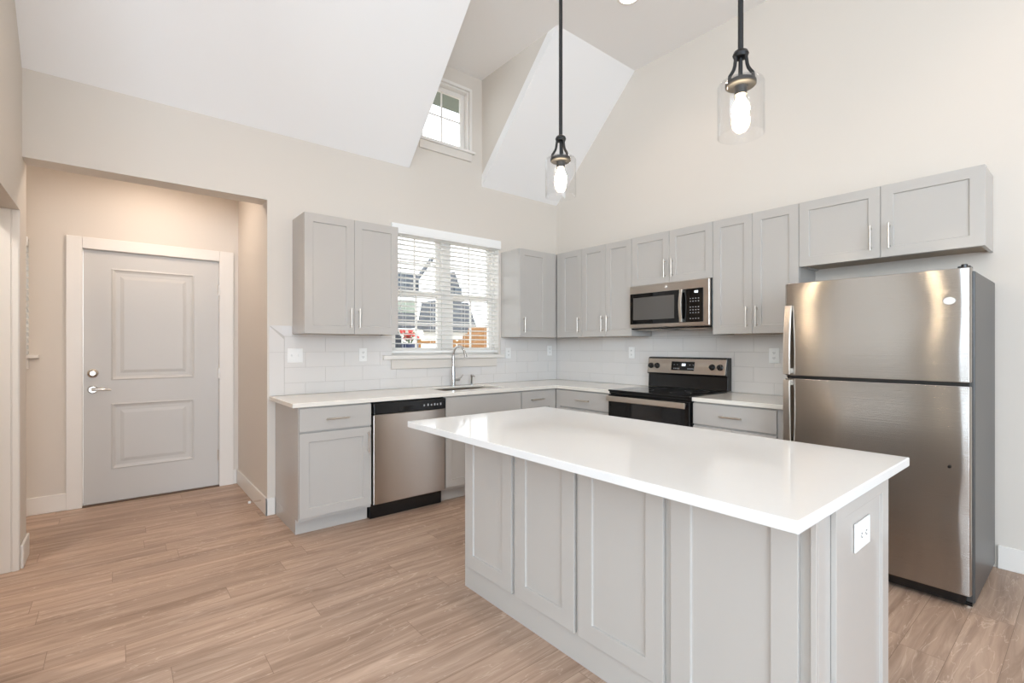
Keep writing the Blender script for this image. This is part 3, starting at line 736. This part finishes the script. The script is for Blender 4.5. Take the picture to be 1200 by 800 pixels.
# ------------------------------------------------------------------ dishwasher
dw = thing('dishwasher', 'stainless dishwasher with black control strip under the countertop', 'dishwasher', (-2.22, -0.3, 0))
D0, D1 = -2.5315, -1.9065
MB().box(D0 + 0.001, D1 - 0.001, -0.60, -0.004, 0.11, 0.880).build('tub', M['black'], dw)
b = MB(); b.box(D0 + 0.004, D1 - 0.004, -0.640, -0.6005, 0.118, 0.787); b.build('door', M['steel'], dw, bevel=0.006)
b = MB(); b.box(D0 + 0.004, D1 - 0.004, -0.648, -0.6005, 0.789, 0.873); cp = b.build('control_panel', M['black'], dw, bevel=0.006)
b = MB(); b.box(-2.33, -2.14, -0.6515, -0.6482, 0.806, 0.836); b.build('latch_handle', M['bglass'], cp, bevel=0.002)
for k, x_ in enumerate((-2.115, -2.08, -2.05, -2.02, -1.995, -1.965)): 
    b = MB(); b.box(x_, x_ + 0.012, -0.6492, -0.6483, 0.822, 0.836 + 0.004 * (k % 2)); b.build('button', M['mark'], cp)
MB().box(D0 + 0.004, D1 - 0.004, -0.575, -0.01, 0.0, 0.108).build('kick_plate', M['black'], dw)

# ------------------------------------------------------------------ range
rg = thing('electric_range', 'black glass-top electric range with stainless control panel on the right wall', 'range', (-0.33, -1.705, 0))
R0, R1 = -1.3195, -2.0935
b = MB(); b.box(-0.635, -0.028, R1, R0, 0.02, 0.905); b.build('body', M['black'], rg)
b = MB(); b.box(-0.668, -0.085, R1 - 0.001, R0 + 0.001, 0.9055, 0.921); ct = b.build('cooktop', M['bglass'], rg, bevel=0.004)
rm_ = paint('grey_ring_print', lin(70, 70, 72), 0.3)
for (x_, y_, r_) in ((-0.47, -1.52, 0.105), (-0.47, -1.90, 0.08), (-0.22, -1.52, 0.075), (-0.22, -1.90, 0.095)):
    b = MB(); b.lathe([(r_, 0.0), (r_ + 0.003, 0.0), (r_ + 0.003, 0.0004), (r_, 0.0004), (r_, 0.0)], (x_, y_, 0.9212), 40); b.build('burner_ring', rm_, ct)
b = MB(); b.box(-0.655, -0.6355, R1 + 0.002, R0 - 0.002, 0.885, 0.9045); b.build('front_trim', M['black'], rg, bevel=0.003)
b = MB(); b.box(-0.672, -0.6355, R1 + 0.004, R0 - 0.004, 0.23, 0.880); dr = b.build('oven_door', M['bglass'], rg, bevel=0.006)
b = MB(); b.box(-0.6745, -0.6722, -1.99, -1.42, 0.36, 0.72); b.build('oven_window', M['owin'], dr)
b = MB(); b.box(-0.716, -0.700, R1 + 0.014, R0 - 0.014, 0.826, 0.872)
for y_ in (R1 + 0.04, R0 - 0.04): b.box(-0.702, -0.6715, y_ - 0.012, y_ + 0.012, 0.836, 0.862)
b.build('handle', M['nickel'], dr, bevel=0.005)
b = MB(); b.box(-0.668, -0.6355, R1 + 0.004, R0 - 0.004, 0.06, 0.222); b.build('storage_drawer', M['steel'], rg, bevel=0.005)
for x_ in (-0.58, -0.08):
    for y_ in (R0 - 0.06, R1 + 0.06):
        b = MB(); b.lathe([(0, 0), (0.018, 0), (0.018, 0.021), (0, 0.021)], (x_, y_, 0), 14); b.build('foot', M['black'], rg)
b = MB()
pr = [(-0.008, 0.9225), (-0.08, 0.9225), (-0.072, 1.040), (-0.098, 1.048), (-0.072, 1.192), (-0.055, 1.2), (-0.008, 1.2)]
b.prism([(x_, R0 - 0.002, z_) for x_, z_ in pr], (0, R1 - R0 + 0.004, 0))
bgd = b.build('backguard', M['black'], rg, bevel=0.003)
tilt = math.atan2(0.026, 0.144)
def bgp(y, z, o): return (-0.098 + (z - 1.048) * math.tan(tilt) - o * math.cos(tilt), y, z + o * math.sin(tilt))
def plate(b, y0, y1, z0, z1, o0, o1):
    vs = [b.bm.verts.new(bgp(y, z, o)) for o in (o0, o1) for z in (z0, z1) for y in (y0, y1)]
    for f in ((0, 2, 3, 1), (4, 5, 7, 6), (0, 1, 5, 4), (2, 6, 7, 3), (0, 4, 6, 2), (1, 3, 7, 5)): b.bm.faces.new([vs[i] for i in f])
b = MB(); plate(b, R1 + 0.010, R0 - 0.008, 1.054, 1.186, 0.0005, 0.004); b.build('control_panel', M['steel'], bgd, bevel=0.0015)
b = MB(); plate(b, -1.80, -1.575, 1.082, 1.160, 0.0042, 0.0065); b.build('display_panel', M['bglass'], bgd, bevel=0.002)
b = MB(); plate(b, -1.715, -1.68, 1.122, 1.142, 0.0066, 0.0072); b.build('clock_display', M['led'], bgd)
for i in range(4):
    for s in (-1, 1):
        y_ = -1.6975 + s * (0.045 + 0.016 * i)
        b = MB(); plate(b, y_ - 0.004, y_ + 0.004, 1.094, 1.102, 0.0066, 0.007); b.build('button', M['mark'], bgd)
        if i % 2: b = MB(); plate(b, y_ - 0.005, y_ + 0.005, 1.130, 1.134, 0.0066, 0.007); b.build('button', M['mark'], bgd)
for y_ in (-1.362, -1.428, -1.965, -2.035):
    b = MB(); cpt = Vector(bgp(y_, 1.118, 0.004)); n = (Vector(bgp(y_, 1.118, 1.0)) - Vector(bgp(y_, 1.118, 0.0))).normalized()
    b.tube([cpt, cpt + n * 0.006, cpt + n * 0.008, cpt + n * 0.026, cpt + n * 0.028], [0.026, 0.026, 0.021, 0.019, 0.014], 24)
    b.build('knob', M['black'], bgd, smooth=True)

# ------------------------------------------------------------------ microwave
mw = thing('microwave_oven', 'stainless over-the-range microwave hanging below the short cabinet', 'microwave', (-0.17, -1.697, 1.45))
W0, W1, MZ0, MZ1 = -1.3065, -2.0865, 1.4505, 1.8445; MXF = -0.352
b = MB(); b.box(-0.318, -0.006, W1, W0, MZ0, MZ1); b.build('housing', M['black'], mw, bevel=0.003)
b = MB(); b.box(MXF, -0.3185, W1 + 0.004, W0, MZ0 + 0.012, MZ1); fp = b.build('front_panel', M['steel'], mw, bevel=0.008)
b = MB(); b.box(MXF - 0.003, MXF - 0.0002, -1.832, -1.318, 1.497, 1.772); dg = b.build('door_glass', M['bglass'], mw, bevel=0.002)
b = MB(); b.box(MXF - 0.0038, MXF - 0.0031, -1.770, -1.352, 1.535, 1.735); b.build('viewing_window', M['mesh'], dg)
b = MB(); b.box(MXF - 0.003, MXF - 0.0002, -2.030, -1.8345, 1.497, 1.772); kp = b.build('control_panel', M['bglass'], mw, bevel=0.002)
b = MB(); b.box(MXF - 0.0042, MXF - 0.0031, -1.985, -1.955, 1.735, 1.752); b.build('clock_display', M['led'], kp)
for r_ in range(8):
    for c_ in range(4):
        z_ = 1.690 - r_ * 0.0235; y_ = -1.918 - c_ * 0.024
        if r_ in (2, 6): continue
        b = MB(); b.box(MXF - 0.0038, MXF - 0.0031, y_ - 0.005, y_ + 0.005, z_ - 0.003, z_ + 0.003); b.build('key', M['mark'], kp)
b = MB(); hp = []
for k in range(13):
    s = k / 12; z_ = 1.502 + 0.265 * s; hp.append((MXF - 0.026 - 0.018 * math.sin(PI * s), z_))
b.prism([(x_, -1.832, z_) for x_, z_ in hp] + [(x_ + 0.010, -1.832, z_) for x_, z_ in hp[::-1]], (0, -0.026, 0))
for z_ in (1.512, 1.757): b.box(MXF - 0.034, MXF - 0.0035, -1.856, -1.834, z_ - 0.012, z_ + 0.012)
b.build('handle', M['nickel'], mw, bevel=0.002)
b = MB(); b.lathe([(0, -0.002), (0.010, -0.002), (0.012, -0.0005), (0.012, 0), (0, 0)], (MXF - 0.0002, -1.69, 1.808), 24, 'x'); b.build('badge', M['badge'], mw, smooth=True)
for y0_, y1_ in ((-1.62, -1.36), (-2.03, -1.77)):
    b = MB(); b.box(-0.30, -0.05, y0_, y1_, MZ0 - 0.006, MZ0 - 0.0005); b.build('vent_grille', M['steel'], mw)
b = MB(); b.box(-0.345, -0.3185, -1.95, -1.42, MZ0, MZ0 + 0.011); b.build('lower_vent', M['black'], mw)

# ------------------------------------------------------------------ refrigerator
fr = thing('refrigerator', 'stainless top-freezer refrigerator with grey sides at the end of the counter', 'refrigerator', (-0.4, -3.235, 0))
F0, F1 = -2.808, -3.662; FX = -0.795
b = MB(); b.box(-0.735, -0.035, F1, F0, 0.03, 1.668); b.build('cabinet_body', M['fside'], fr, bevel=0.006)
def fdoor(z0, z1, nm):
    b = MB(); w_ = F0 - F1
    prof = []
    for u in [0, 0.003, 0.006, 0.009, 0.0125] + [q / 16 for q in range(1, 16)] + [0.9875, 0.991, 0.994, 0.997, 1]:
        e3 = min(u, 1 - u) * w_
        bow = 0.004 * (1 - (2 * u - 1) ** 2)
        rd = 0.010 * (1 - min(1, e3 / 0.010)) ** 2
        prof.append((FX + 0.008 - bow + rd, F0 - 0.001 - u * (w_ - 0.010)))
    pl = [(x_, y_, z0) for x_, y_ in prof] + [(-0.7355, F1 + 0.009, z0), (-0.7355, F0 - 0.001, z0)]
    b.prism(pl, (0, 0, z1 - z0))
    return b.build(nm, M['fsteel'], fr, bevel=0.003, smooth=True)
fz = fdoor(1.118, 1.682, 'freezer_door'); ff = fdoor(0.075, 1.100, 'fridge_door')
b = MB(); b.box(-0.775, -0.7357, F1 + 0.02, F0 - 0.01, 1.1005, 1.1175); b.build('gasket', M['black'], fr)
def fhandle(za, zb_, par, flip):
    b = MB(); n = 18; w0, w1 = F0 - 0.006, F0 - 0.046
    P = []
    for k in range(n + 1):
        s = k / n; z_ = za + (zb_ - za) * s
        P.append((FX - 0.008 - 0.030 * (math.sin(PI * min(1, max(0, (s if not flip else 1 - s) * 0.62 + 0.38)))) ** 0.8, z_))
    b.prism([(x_, w0, z_) for x_, z_ in P] + [(x_ + 0.012, w0, z_) for x_, z_ in P[::-1]], (0, w1 - w0, 0))
    for z_ in (za + 0.02, zb_ - 0.02):
        x_ = min(P, key=lambda q: abs(q[1] - z_))[0]
        b.box(x_ + 0.010, FX + 0.012, w1 + 0.004, w0 - 0.008, z_ - 0.016, z_ + 0.016)
    b.build('handle', M['nickel'], par, bevel=0.004)
fhandle(1.125, 1.548, fz, False); fhandle(0.58, 1.094, ff, True)
b = MB(); n = 32
def oval(b, y, z, ry, rz, x0, x1):
    b.prism([(x0, y + ry * math.cos(2 * PI * k / n), z + rz * math.sin(2 * PI * k / n)) for k in range(n)], (x1 - x0, 0, 0))
oval(b, -3.575, 1.522, 0.023, 0.019, FX + 0.008, FX - 0.0055); bdg = b.build('badge', M['badge'], fz, bevel=0.002)
b = MB(); b.lathe([(0, -0.004), (0.006, -0.004), (0.007, 0), (0, 0)], (FX + 0.0, -3.575, 0.697), 16, 'x'); b.build('screw_cap', M['black'], ff, smooth=True)
b = MB(); b.box(-0.77, -0.70, F1 + 0.012, F1 + 0.06, 1.669, 1.692); b.lathe([(0, 0), (0.013, 0), (0.013, 0.03), (0, 0.032)], (-0.765, F1 + 0.035, 1.683 - 0.013), 18); b.build('hinge_cover', M['black'], fr, bevel=0.003)
b = MB(); b.box(-0.735, -0.70, F1 + 0.01, F0 - 0.01, 0.012, 0.0295); b.box(-0.76, -0.7355, F1 + 0.03, F0 - 0.02, 0.022, 0.066); b.build('toe_grille', M['black'], fr)
for x_ in (-0.715, -0.09):
    for y_ in (F1 + 0.03, F0 - 0.03):
        b = MB(); b.lathe([(0, 0), (0.02, 0), (0.02, 0.012), (0.009, 0.014), (0.009, 0.0295), (0, 0.0295)], (x_, y_, 0), 16); b.build('foot', M['nickel'], fr, smooth=True)

# ------------------------------------------------------------------ island
isl = thing('kitchen_island', 'long grey paneled kitchen island under a white quartz top', 'island', (-2.22, -2.72, 0))
IX0, IX1, IY0, IY1 = -2.537, -1.89, -1.868, -3.572
b = MB(); b.box(IX0, IX1, IY1, IY0, 0.0, 0.879); b.build('carcass', M['cab'], isl, bevel=0.0015)
for (y0, y1) in ((-1.894, -2.285), (-2.312, -2.690), (-2.712, -3.105), (-3.134, -3.527)):
    shaker(mapR(IX0 - 0.0005, y0, 0.124), y0 - y1, 0.740, isl, 'back_panel', rail=0.072, t=0.0165, inset=0.008)
MB().box(IX0 - 0.0165, IX0 - 0.0005, -3.572, -3.558, 0.0, 0.878).build('corner_post', M['cab'], isl, bevel=0.001)
shaker(mapB(-2.448, IY1 - 0.0005, 0.02), 0.520, 0.852, isl, 'end_panel', rail=0.070, t=0.014, inset=0.009)
# doors on the range side
for (y0, y1) in ((-1.90, -2.31), (-2.32, -2.73), (-2.74, -3.15), (-3.16, -3.55)):
    b = MB(); f = shaker(lambda u, v, o_, y0=y0: (IX1 + 0.0005 + o_, y0 - u, 0.124 + v), y0 - y1, 0.740, isl, 'door')
b = MB(); b.box(-2.838, -1.867, -3.632, -1.7865, 0.8795, 0.910)
tag(b.build('island_countertop', M['quartz'], bevel=0.003), 'big white quartz slab on the island with a seating overhang', 'countertop')

# ------------------------------------------------------------------ outlets and switches
def plate_thing(name, label, cat, mp, w, h, kind, group='white wall plates'):
    o = thing(name, label, cat, mp(0, 0, 0.0), group)
    b = MB(); mbox(b, mp, -w / 2, w / 2, -h / 2, h / 2, 0.0005, 0.006); b.build('cover_plate', M['plastic'], o, bevel=0.0025)
    def sub(nm, u, v, a, c_, o0, o1, m_):
        b = MB(); mbox(b, mp, u - a / 2, u + a / 2, v - c_ / 2, v + c_ / 2, o0, o1); return b.build(nm, m_, o, bevel=0.0006)
    if kind == 'duplex':
        for v_ in (-0.02, 0.02):
            sub('receptacle', 0, v_, 0.032, 0.028, 0.0062, 0.008, M['plastic'])
            b = MB()
            for u_ in (-0.006, 0.006): mbox(b, mp, u_ - 0.0013, u_ + 0.0013, v_ - 0.003, v_ + 0.007, 0.0081, 0.0085)
            mbox(b, mp, -0.002, 0.002, v_ - 0.010, v_ - 0.006, 0.0081, 0.0085)
            b.build('slots', M['slot'], o)
    elif kind == 'side':
        for v_ in (-0.022, 0.022):
            sub('receptacle', v_, 0, 0.030, 0.036, 0.0062, 0.008, M['plastic'])
            b = MB()
            for u_ in (-0.006, 0.006): mbox(b, mp, v_ - 0.003, v_ + 0.007, u_ - 0.0013, u_ + 0.0013, 0.0081, 0.0085)
            mbox(b, mp, v_ - 0.010, v_ - 0.006, -0.002, 0.002, 0.0081, 0.0085)
            b.build('slots', M['slot'], o)
    else:
        for u_ in (-0.023, 0.023):
            sub('toggle', u_, 0.002, 0.008, 0.018, 0.0062, 0.016, M['plastic'])
    return o
plate_thing('light_switch', 'white double switch plate on the tile below the left wall cabinet', 'light switch', mapB(-2.905, -TT, 1.225), 0.114, 0.112, 'switch')
plate_thing('wall_outlet', 'white outlet on the tile between the double switch and the window', 'outlet', mapB(-2.35, -TT, 1.225), 0.070, 0.114, 'duplex')
plate_thing('wall_outlet', 'white outlet on the tile just right of the window sill', 'outlet', mapB(-0.735, -TT, 1.225), 0.070, 0.114, 'duplex')
plate_thing('wall_outlet', 'white outlet on the shaded tile close to the room corner', 'outlet', mapB(-0.12, -TT, 1.25), 0.070, 0.114, 'duplex')
plate_thing('wall_outlet', 'white outlet on the tile left of the range backguard', 'outlet', mapR(-TT, -1.075, 1.235), 0.070, 0.114, 'duplex')
plate_thing('wall_outlet', 'white outlet on the tile beside the refrigerator handle', 'outlet', mapR(-TT, -2.43, 1.225), 0.078, 0.118, 'duplex')
plate_thing('wall_outlet', 'white sideways outlet on the end panel of the island', 'outlet', mapB(-2.197, IY1 - 0.0057, 0.712), 0.145, 0.088, 'side')

# door stop on the foyer baseboard
ds = thing('door_stop', 'thin spring door stop with white tip on the foyer baseboard', 'door stop', (XO - BT, 0.14, 0.085))
b = MB()
pts = [(XO - BT - 0.001 - 0.075 * k / 120, 0.14 + 0.006 * math.cos(k * 0.9), 0.085 + 0.006 * math.sin(k * 0.9)) for k in range(121)]
b.tube(pts, 0.0013, 6); b.build('spring', M['nickel'], ds, smooth=True)
b = MB(); b.tube([(XO - BT - 0.074, 0.14, 0.085), (XO - BT - 0.09, 0.14, 0.085)], 0.010, 14); b.build('tip', M['plastic'], ds, smooth=True)

# ------------------------------------------------------------------ pendants
def pendant(label, x, y):
    o = thing('pendant_light', label, 'pendant light', (x, y, 2.0), 'glass pendants over the island')
    b = MB(); b.lathe([(0, 0), (0.06, 0), (0.06, -0.012), (0.05, -0.025), (0.012, -0.03), (0, -0.03)], (x, y, ZF - 0.0005), 32); b.build('canopy', M['iron'], o, smooth=True)
    b = MB(); b.tube([(x, y, 2.285), (x, y, ZF - 0.029)], 0.0088, 14); b.build('rod', M['iron'], o, smooth=True)
    b = MB(); b.lathe([(0, 0.018), (0.010, 0.018), (0.022, 0.010), (0.026, 0), (0.022, -0.010), (0.010, -0.012), (0, -0.012)], (x, y, 2.290), 24); b.build('collar', M['iron'], o, smooth=True)
    for k in range(3):
        a = 2 * PI * k / 3 + 2.62
        d_ = Vector((math.cos(a), math.sin(a), 0)); c_ = Vector((x, y, 0))
        pr_ = [(0.017, 2.286), (0.020, 2.266), (0.022, 2.250), (0.026, 2.236), (0.034, 2.222), (0.041, 2.212), (0.042, 2.199)]
        b = MB(); b.tube([c_ + d_ * q + Vector((0, 0, h)) for q, h in pr_], 0.0058, 10)
        b.build('yoke_arm', M['iron'], o, smooth=True)
    b = MB(); b.tube([(x, y, 2.281), (x, y, 2.197)], 0.0062, 10)
    b.lathe([(0, 0.0), (0.046, 0.0), (0.049, -0.003), (0.049, -0.013), (0.046, -0.016), (0.022, -0.018), (0.020, -0.022), (0.020, -0.046), (0, -0.046)], (x, y, 2.198), 36)
    b.build('cap', M['iron'], o, smooth=True)
    b = MB(); b.lathe([(0.0495, -0.0015), (0.064, -0.002), (0.0700, -0.005), (0.0735, -0.012), (0.0735, -0.184), (0.0710, -0.184), (0.0710, -0.013), (0.068, -0.008), (0.063, -0.005), (0.0495, -0.0045), (0.0495, -0.0015)], (x, y, 2.198), 48)
    b.build('glass_shade', M['shade'], o, smooth=True)
    b = MB(); b.lathe([(0.0, 0.0), (0.013, 0.0), (0.014, -0.010), (0.020, -0.022), (0.0265, -0.038), (0.028, -0.050), (0.024, -0.066), (0.014, -0.076), (0, -0.080)], (x, y, 2.151), 28)
    b.build('bulb', M['bulb'], o, smooth=True)
pendant('black-rod pendant with clear glass shade, left and farther one of the pair', -2.35, -2.411)
pendant('black-rod pendant with clear glass shade, right and nearer one of the pair', -2.35, -3.274)

# ------------------------------------------------------------------ recessed lights
for k, (x, y) in enumerate(CANS):
    if k == 0: lb = 'round recessed ceiling light near the top edge, above the kitchen'
    else: lb = ['round recessed ceiling light behind the right pendant', 'round recessed ceiling light above the foyer side', 'round recessed ceiling light over the living room'][k - 1]
    o = thing('recessed_light', lb, 'ceiling light', (x, y, ZF - 0.02), 'recessed ceiling lights')
    b = MB(); b.lathe([(0.072, -0.004), (0.092, -0.004), (0.095, -0.0005), (0.072, -0.0005), (0.072, -0.004)], (x, y, ZF), 40); b.build('trim_ring', M['trim'], o, smooth=True)
    b = MB(); b.lathe([(0, -0.002), (0.0715, -0.002), (0.0715, -0.0006), (0, -0.0006)], (x, y, ZF), 40); b.build('lens', M['lens'], o)

# ------------------------------------------------------------------ outside, seen through the windows
struct(MB().box(-30, 40, 1.30, 60, -0.5, -0.42).build('ground_outside', M['ground']))
CP = Vector((-3.9971, -4.0525, 1.294))
def at(u, v, Y):
    a = (u - 599.74) / 565.02; q = (406.19 - v) / 565.02
    s_, c_ = math.sin(YAW), math.cos(YAW)
    dx, dy = s_ + a * c_, c_ - a * s_
    t_ = (Y - CP.y) / dy
    return CP.x + dx * t_, CP.z + q * t_
# neighbour house: pale walls, grey gable roofs
hx0, _ = at(462, 390, 14); hx1, _ = at(600, 390, 14)
nh = thing('neighbor_house', 'pale house with steep grey gabled roofs beyond the sink window', 'house', ((hx0 + hx1) / 2, 17, -0.42))
MB().box(hx0 - 4, hx1 + 3, 14, 20, -0.42, at(540, 388, 14)[1]).build('house_wall', M['siding'], nh)
def gable(u0, ut, u1, vb, vt, Y, depth, m_, nm, ut2=None):
    b = MB(); p0 = at(u0, vb, Y); p1 = at(u1, vb, Y); zt = at(ut, vt, Y)[1]; zb_ = p0[1]
    pts = [(p0[0], Y, zb_), (p1[0], Y, zb_)]
    if ut2: pts.append((at(ut2, vt, Y)[0], Y, zt))
    pts.append((at(ut, vt, Y)[0], Y, zt)); b.prism(pts, (0, depth, 0)); return b.build(nm, m_, nh)
gable(501, 508, 561, 388, 352, 13.6, 1.0, M['roof'], 'roof', 549)
gable(522, 533, 545, 352, 318, 16, 0.6, M['roof'], 'gable_roof')
gable(455, 466, 494, 383, 366, 13.4, 1.0, M['roof'], 'roof', 486)
b = MB(); p = at(470, 366, 13.8); q = at(487, 352, 13.8); b.box(p[0], q[0], 13.8, 14.5, p[1], q[1]); b.build('dormer_wall', M['soffit'], nh)
b = MB(); p = at(460, 344, 17); q = at(491, 322, 17); b.box(p[0], q[0], 17, 17.6, p[1], q[1]); b.build('upper_wall', M['bluegrey'], nh)
b = MB(); p = at(533, 350, 15.9); q = at(541, 337, 15.9); b.box(p[0], q[0], 15.9, 17, p[1], q[1]); b.build('chimney', M['bluegrey'], nh)
gable(460, 462, 494, 342, 335, 16.8, 0.6, M['roof'], 'lower_roof', 480)
b = MB(); b.prism([(at(476, 344, 16.7)[0], 16.7, at(476, 344, 16.7)[1]), (at(479, 344, 16.7)[0], 16.7, at(479, 344, 16.7)[1]), (at(509, 300, 16.7)[0], 16.7, at(509, 304, 16.7)[1]), (at(508, 300, 16.7)[0], 16.7, at(508, 300, 16.7)[1])], (0, 0.3, 0)); b.build('rake_board', M['roof'], nh)

# rail fence of amber wood
fe = thing('wood_fence', 'amber wooden rail fence outside the sink window', 'fence', (at(520, 405, 7)[0], 7, -0.42))
p0, p1 = at(489, 401, 7), at(575, 401, 7)
b = MB(); b.box(p0[0], p1[0], 7, 7.05, p0[1] - 0.04, p0[1] + 0.04); b.build('top_rail', M['sidewood'], fe)
b = MB(); n = 16; zt = at(520, 408, 7)[1]
for k in range(n):
    x0 = p0[0] + (p1[0] - p0[0]) * k / n; x1 = p0[0] + (p1[0] - p0[0]) * (k + 1) / n - 0.012
    b.box(x0, x1, 7.05, 7.07, -0.42, zt)
b.build('boards', M['sidewood'], fe)
for u in (490, 531, 573):
    x0 = at(u, 405, 7)[0]; b = MB(); b.box(x0 - 0.05, x0 + 0.05, 6.93, 6.999, -0.42, p0[1] + 0.1); b.build('post', M['sidewood'], fe)
st = thing('wood_stair', 'amber wooden stair side rising behind the rail fence', 'stair', (at(562, 405, 8)[0], 8.3, -0.42))
b = MB(); pts = [(552, 414), (575, 414), (575, 382), (568, 384), (567, 390), (562, 391), (561, 397), (556, 398), (555, 404), (552, 405)]
pw_ = [(at(u, v_, 8)[0], 8, at(u, v_, 8)[1]) for u, v_ in pts]; pw_[0] = (pw_[0][0], 8, -0.42); pw_[1] = (pw_[1][0], 8, -0.42)
b.prism(pw_, (0, 0.9, 0)); b.build('stringer', M['sidewood'], st)
# covered grill, planter
gx0, gz1 = at(452, 385, 2.6); gx1, _ = at(471, 385, 2.6)
g_ = thing('covered_grill', 'dark covered grill outside the left pane of the sink window', 'grill', ((gx0 + gx1) / 2, 2.85, -0.42))
b = MB(); b.box(gx0, gx1, 2.6, 3.1, -0.30, gz1 - 0.10); b.prism([(gx0 + 0.01, 2.6, gz1 - 0.10), (gx0 + 0.01, 3.1, gz1 - 0.10), (gx0 + 0.01, 3.05, gz1), (gx0 + 0.01, 2.72, gz1)], (gx1 - gx0 - 0.02, 0, 0)); b.build('cover', M['cover'], g_, bevel=0.02)
for x_ in (gx0 + 0.05, gx1 - 0.05):
    b = MB(); b.box(x_ - 0.03, x_ + 0.03, 2.7, 3.0, -0.42, -0.3); b.build('leg', M['iron'], g_)
px_, pz_ = at(479, 402, 3.2)
pl = thing('flower_planter', 'navy planter with red flowers outside the sink window', 'planter', (px_, 3.2, -0.42))
b = MB(); H_ = pz_ + 0.42; b.lathe([(0, 0), (0.11, 0), (0.13, 0.05), (0.16, H_), (0.14, H_), (0.13, H_ - 0.06), (0, H_ - 0.06)], (px_, 3.2, -0.42), 28); b.build('pot', M['navy'], pl, smooth=True)
b = MB(); f_ = MB()
for k in range(60):
    a = random.uniform(0, 2 * PI); r_ = random.uniform(0.02, 0.17); z_ = pz_ + random.uniform(-0.02, 0.17)
    cpt = Vector((px_ + r_ * math.cos(a), 3.2 + r_ * math.sin(a), z_)); dr_ = Vector((math.cos(a), math.sin(a), random.uniform(0.2, 1.2))).normalized() * 0.07; sd_ = Vector((-math.sin(a), math.cos(a), 0)) * 0.018
    b.poly([cpt, cpt + dr_ * 0.5 + sd_, cpt + dr_, cpt + dr_ * 0.5 - sd_])
    b.poly([cpt - dr_ * 1.5, cpt - dr_ * 1.5 + sd_ * 0.15, cpt + sd_ * 0.15, cpt])
for k in range(26):
    a = random.uniform(0, 2 * PI); r_ = random.uniform(0.0, 0.15); z_ = pz_ + random.uniform(0.06, 0.22)
    c_ = Vector((px_ + 0.02 + r_ * math.cos(a), 3.2 + r_ * math.sin(a), z_))
    for q in range(5):
        a2 = 2 * PI * q / 5; d2 = Vector((math.cos(a2), math.sin(a2) * 0.6, math.sin(a2))) * 0.032; s2 = Vector((-math.sin(a2), 0, math.cos(a2))) * 0.014
        f_.poly([c_, c_ + d2 * 0.6 + s2, c_ + d2, c_ + d2 * 0.6 - s2])
b.build('leaves', M['leaf'], pl); f_.build('petals', M['petal'], pl)
# eave above the dormer window
ev = MB(); ev.box(-2.6, 0.2, 0.17, 0.62, 3.97, 4.05); struct(ev.build('trim_7', M['soffit']))
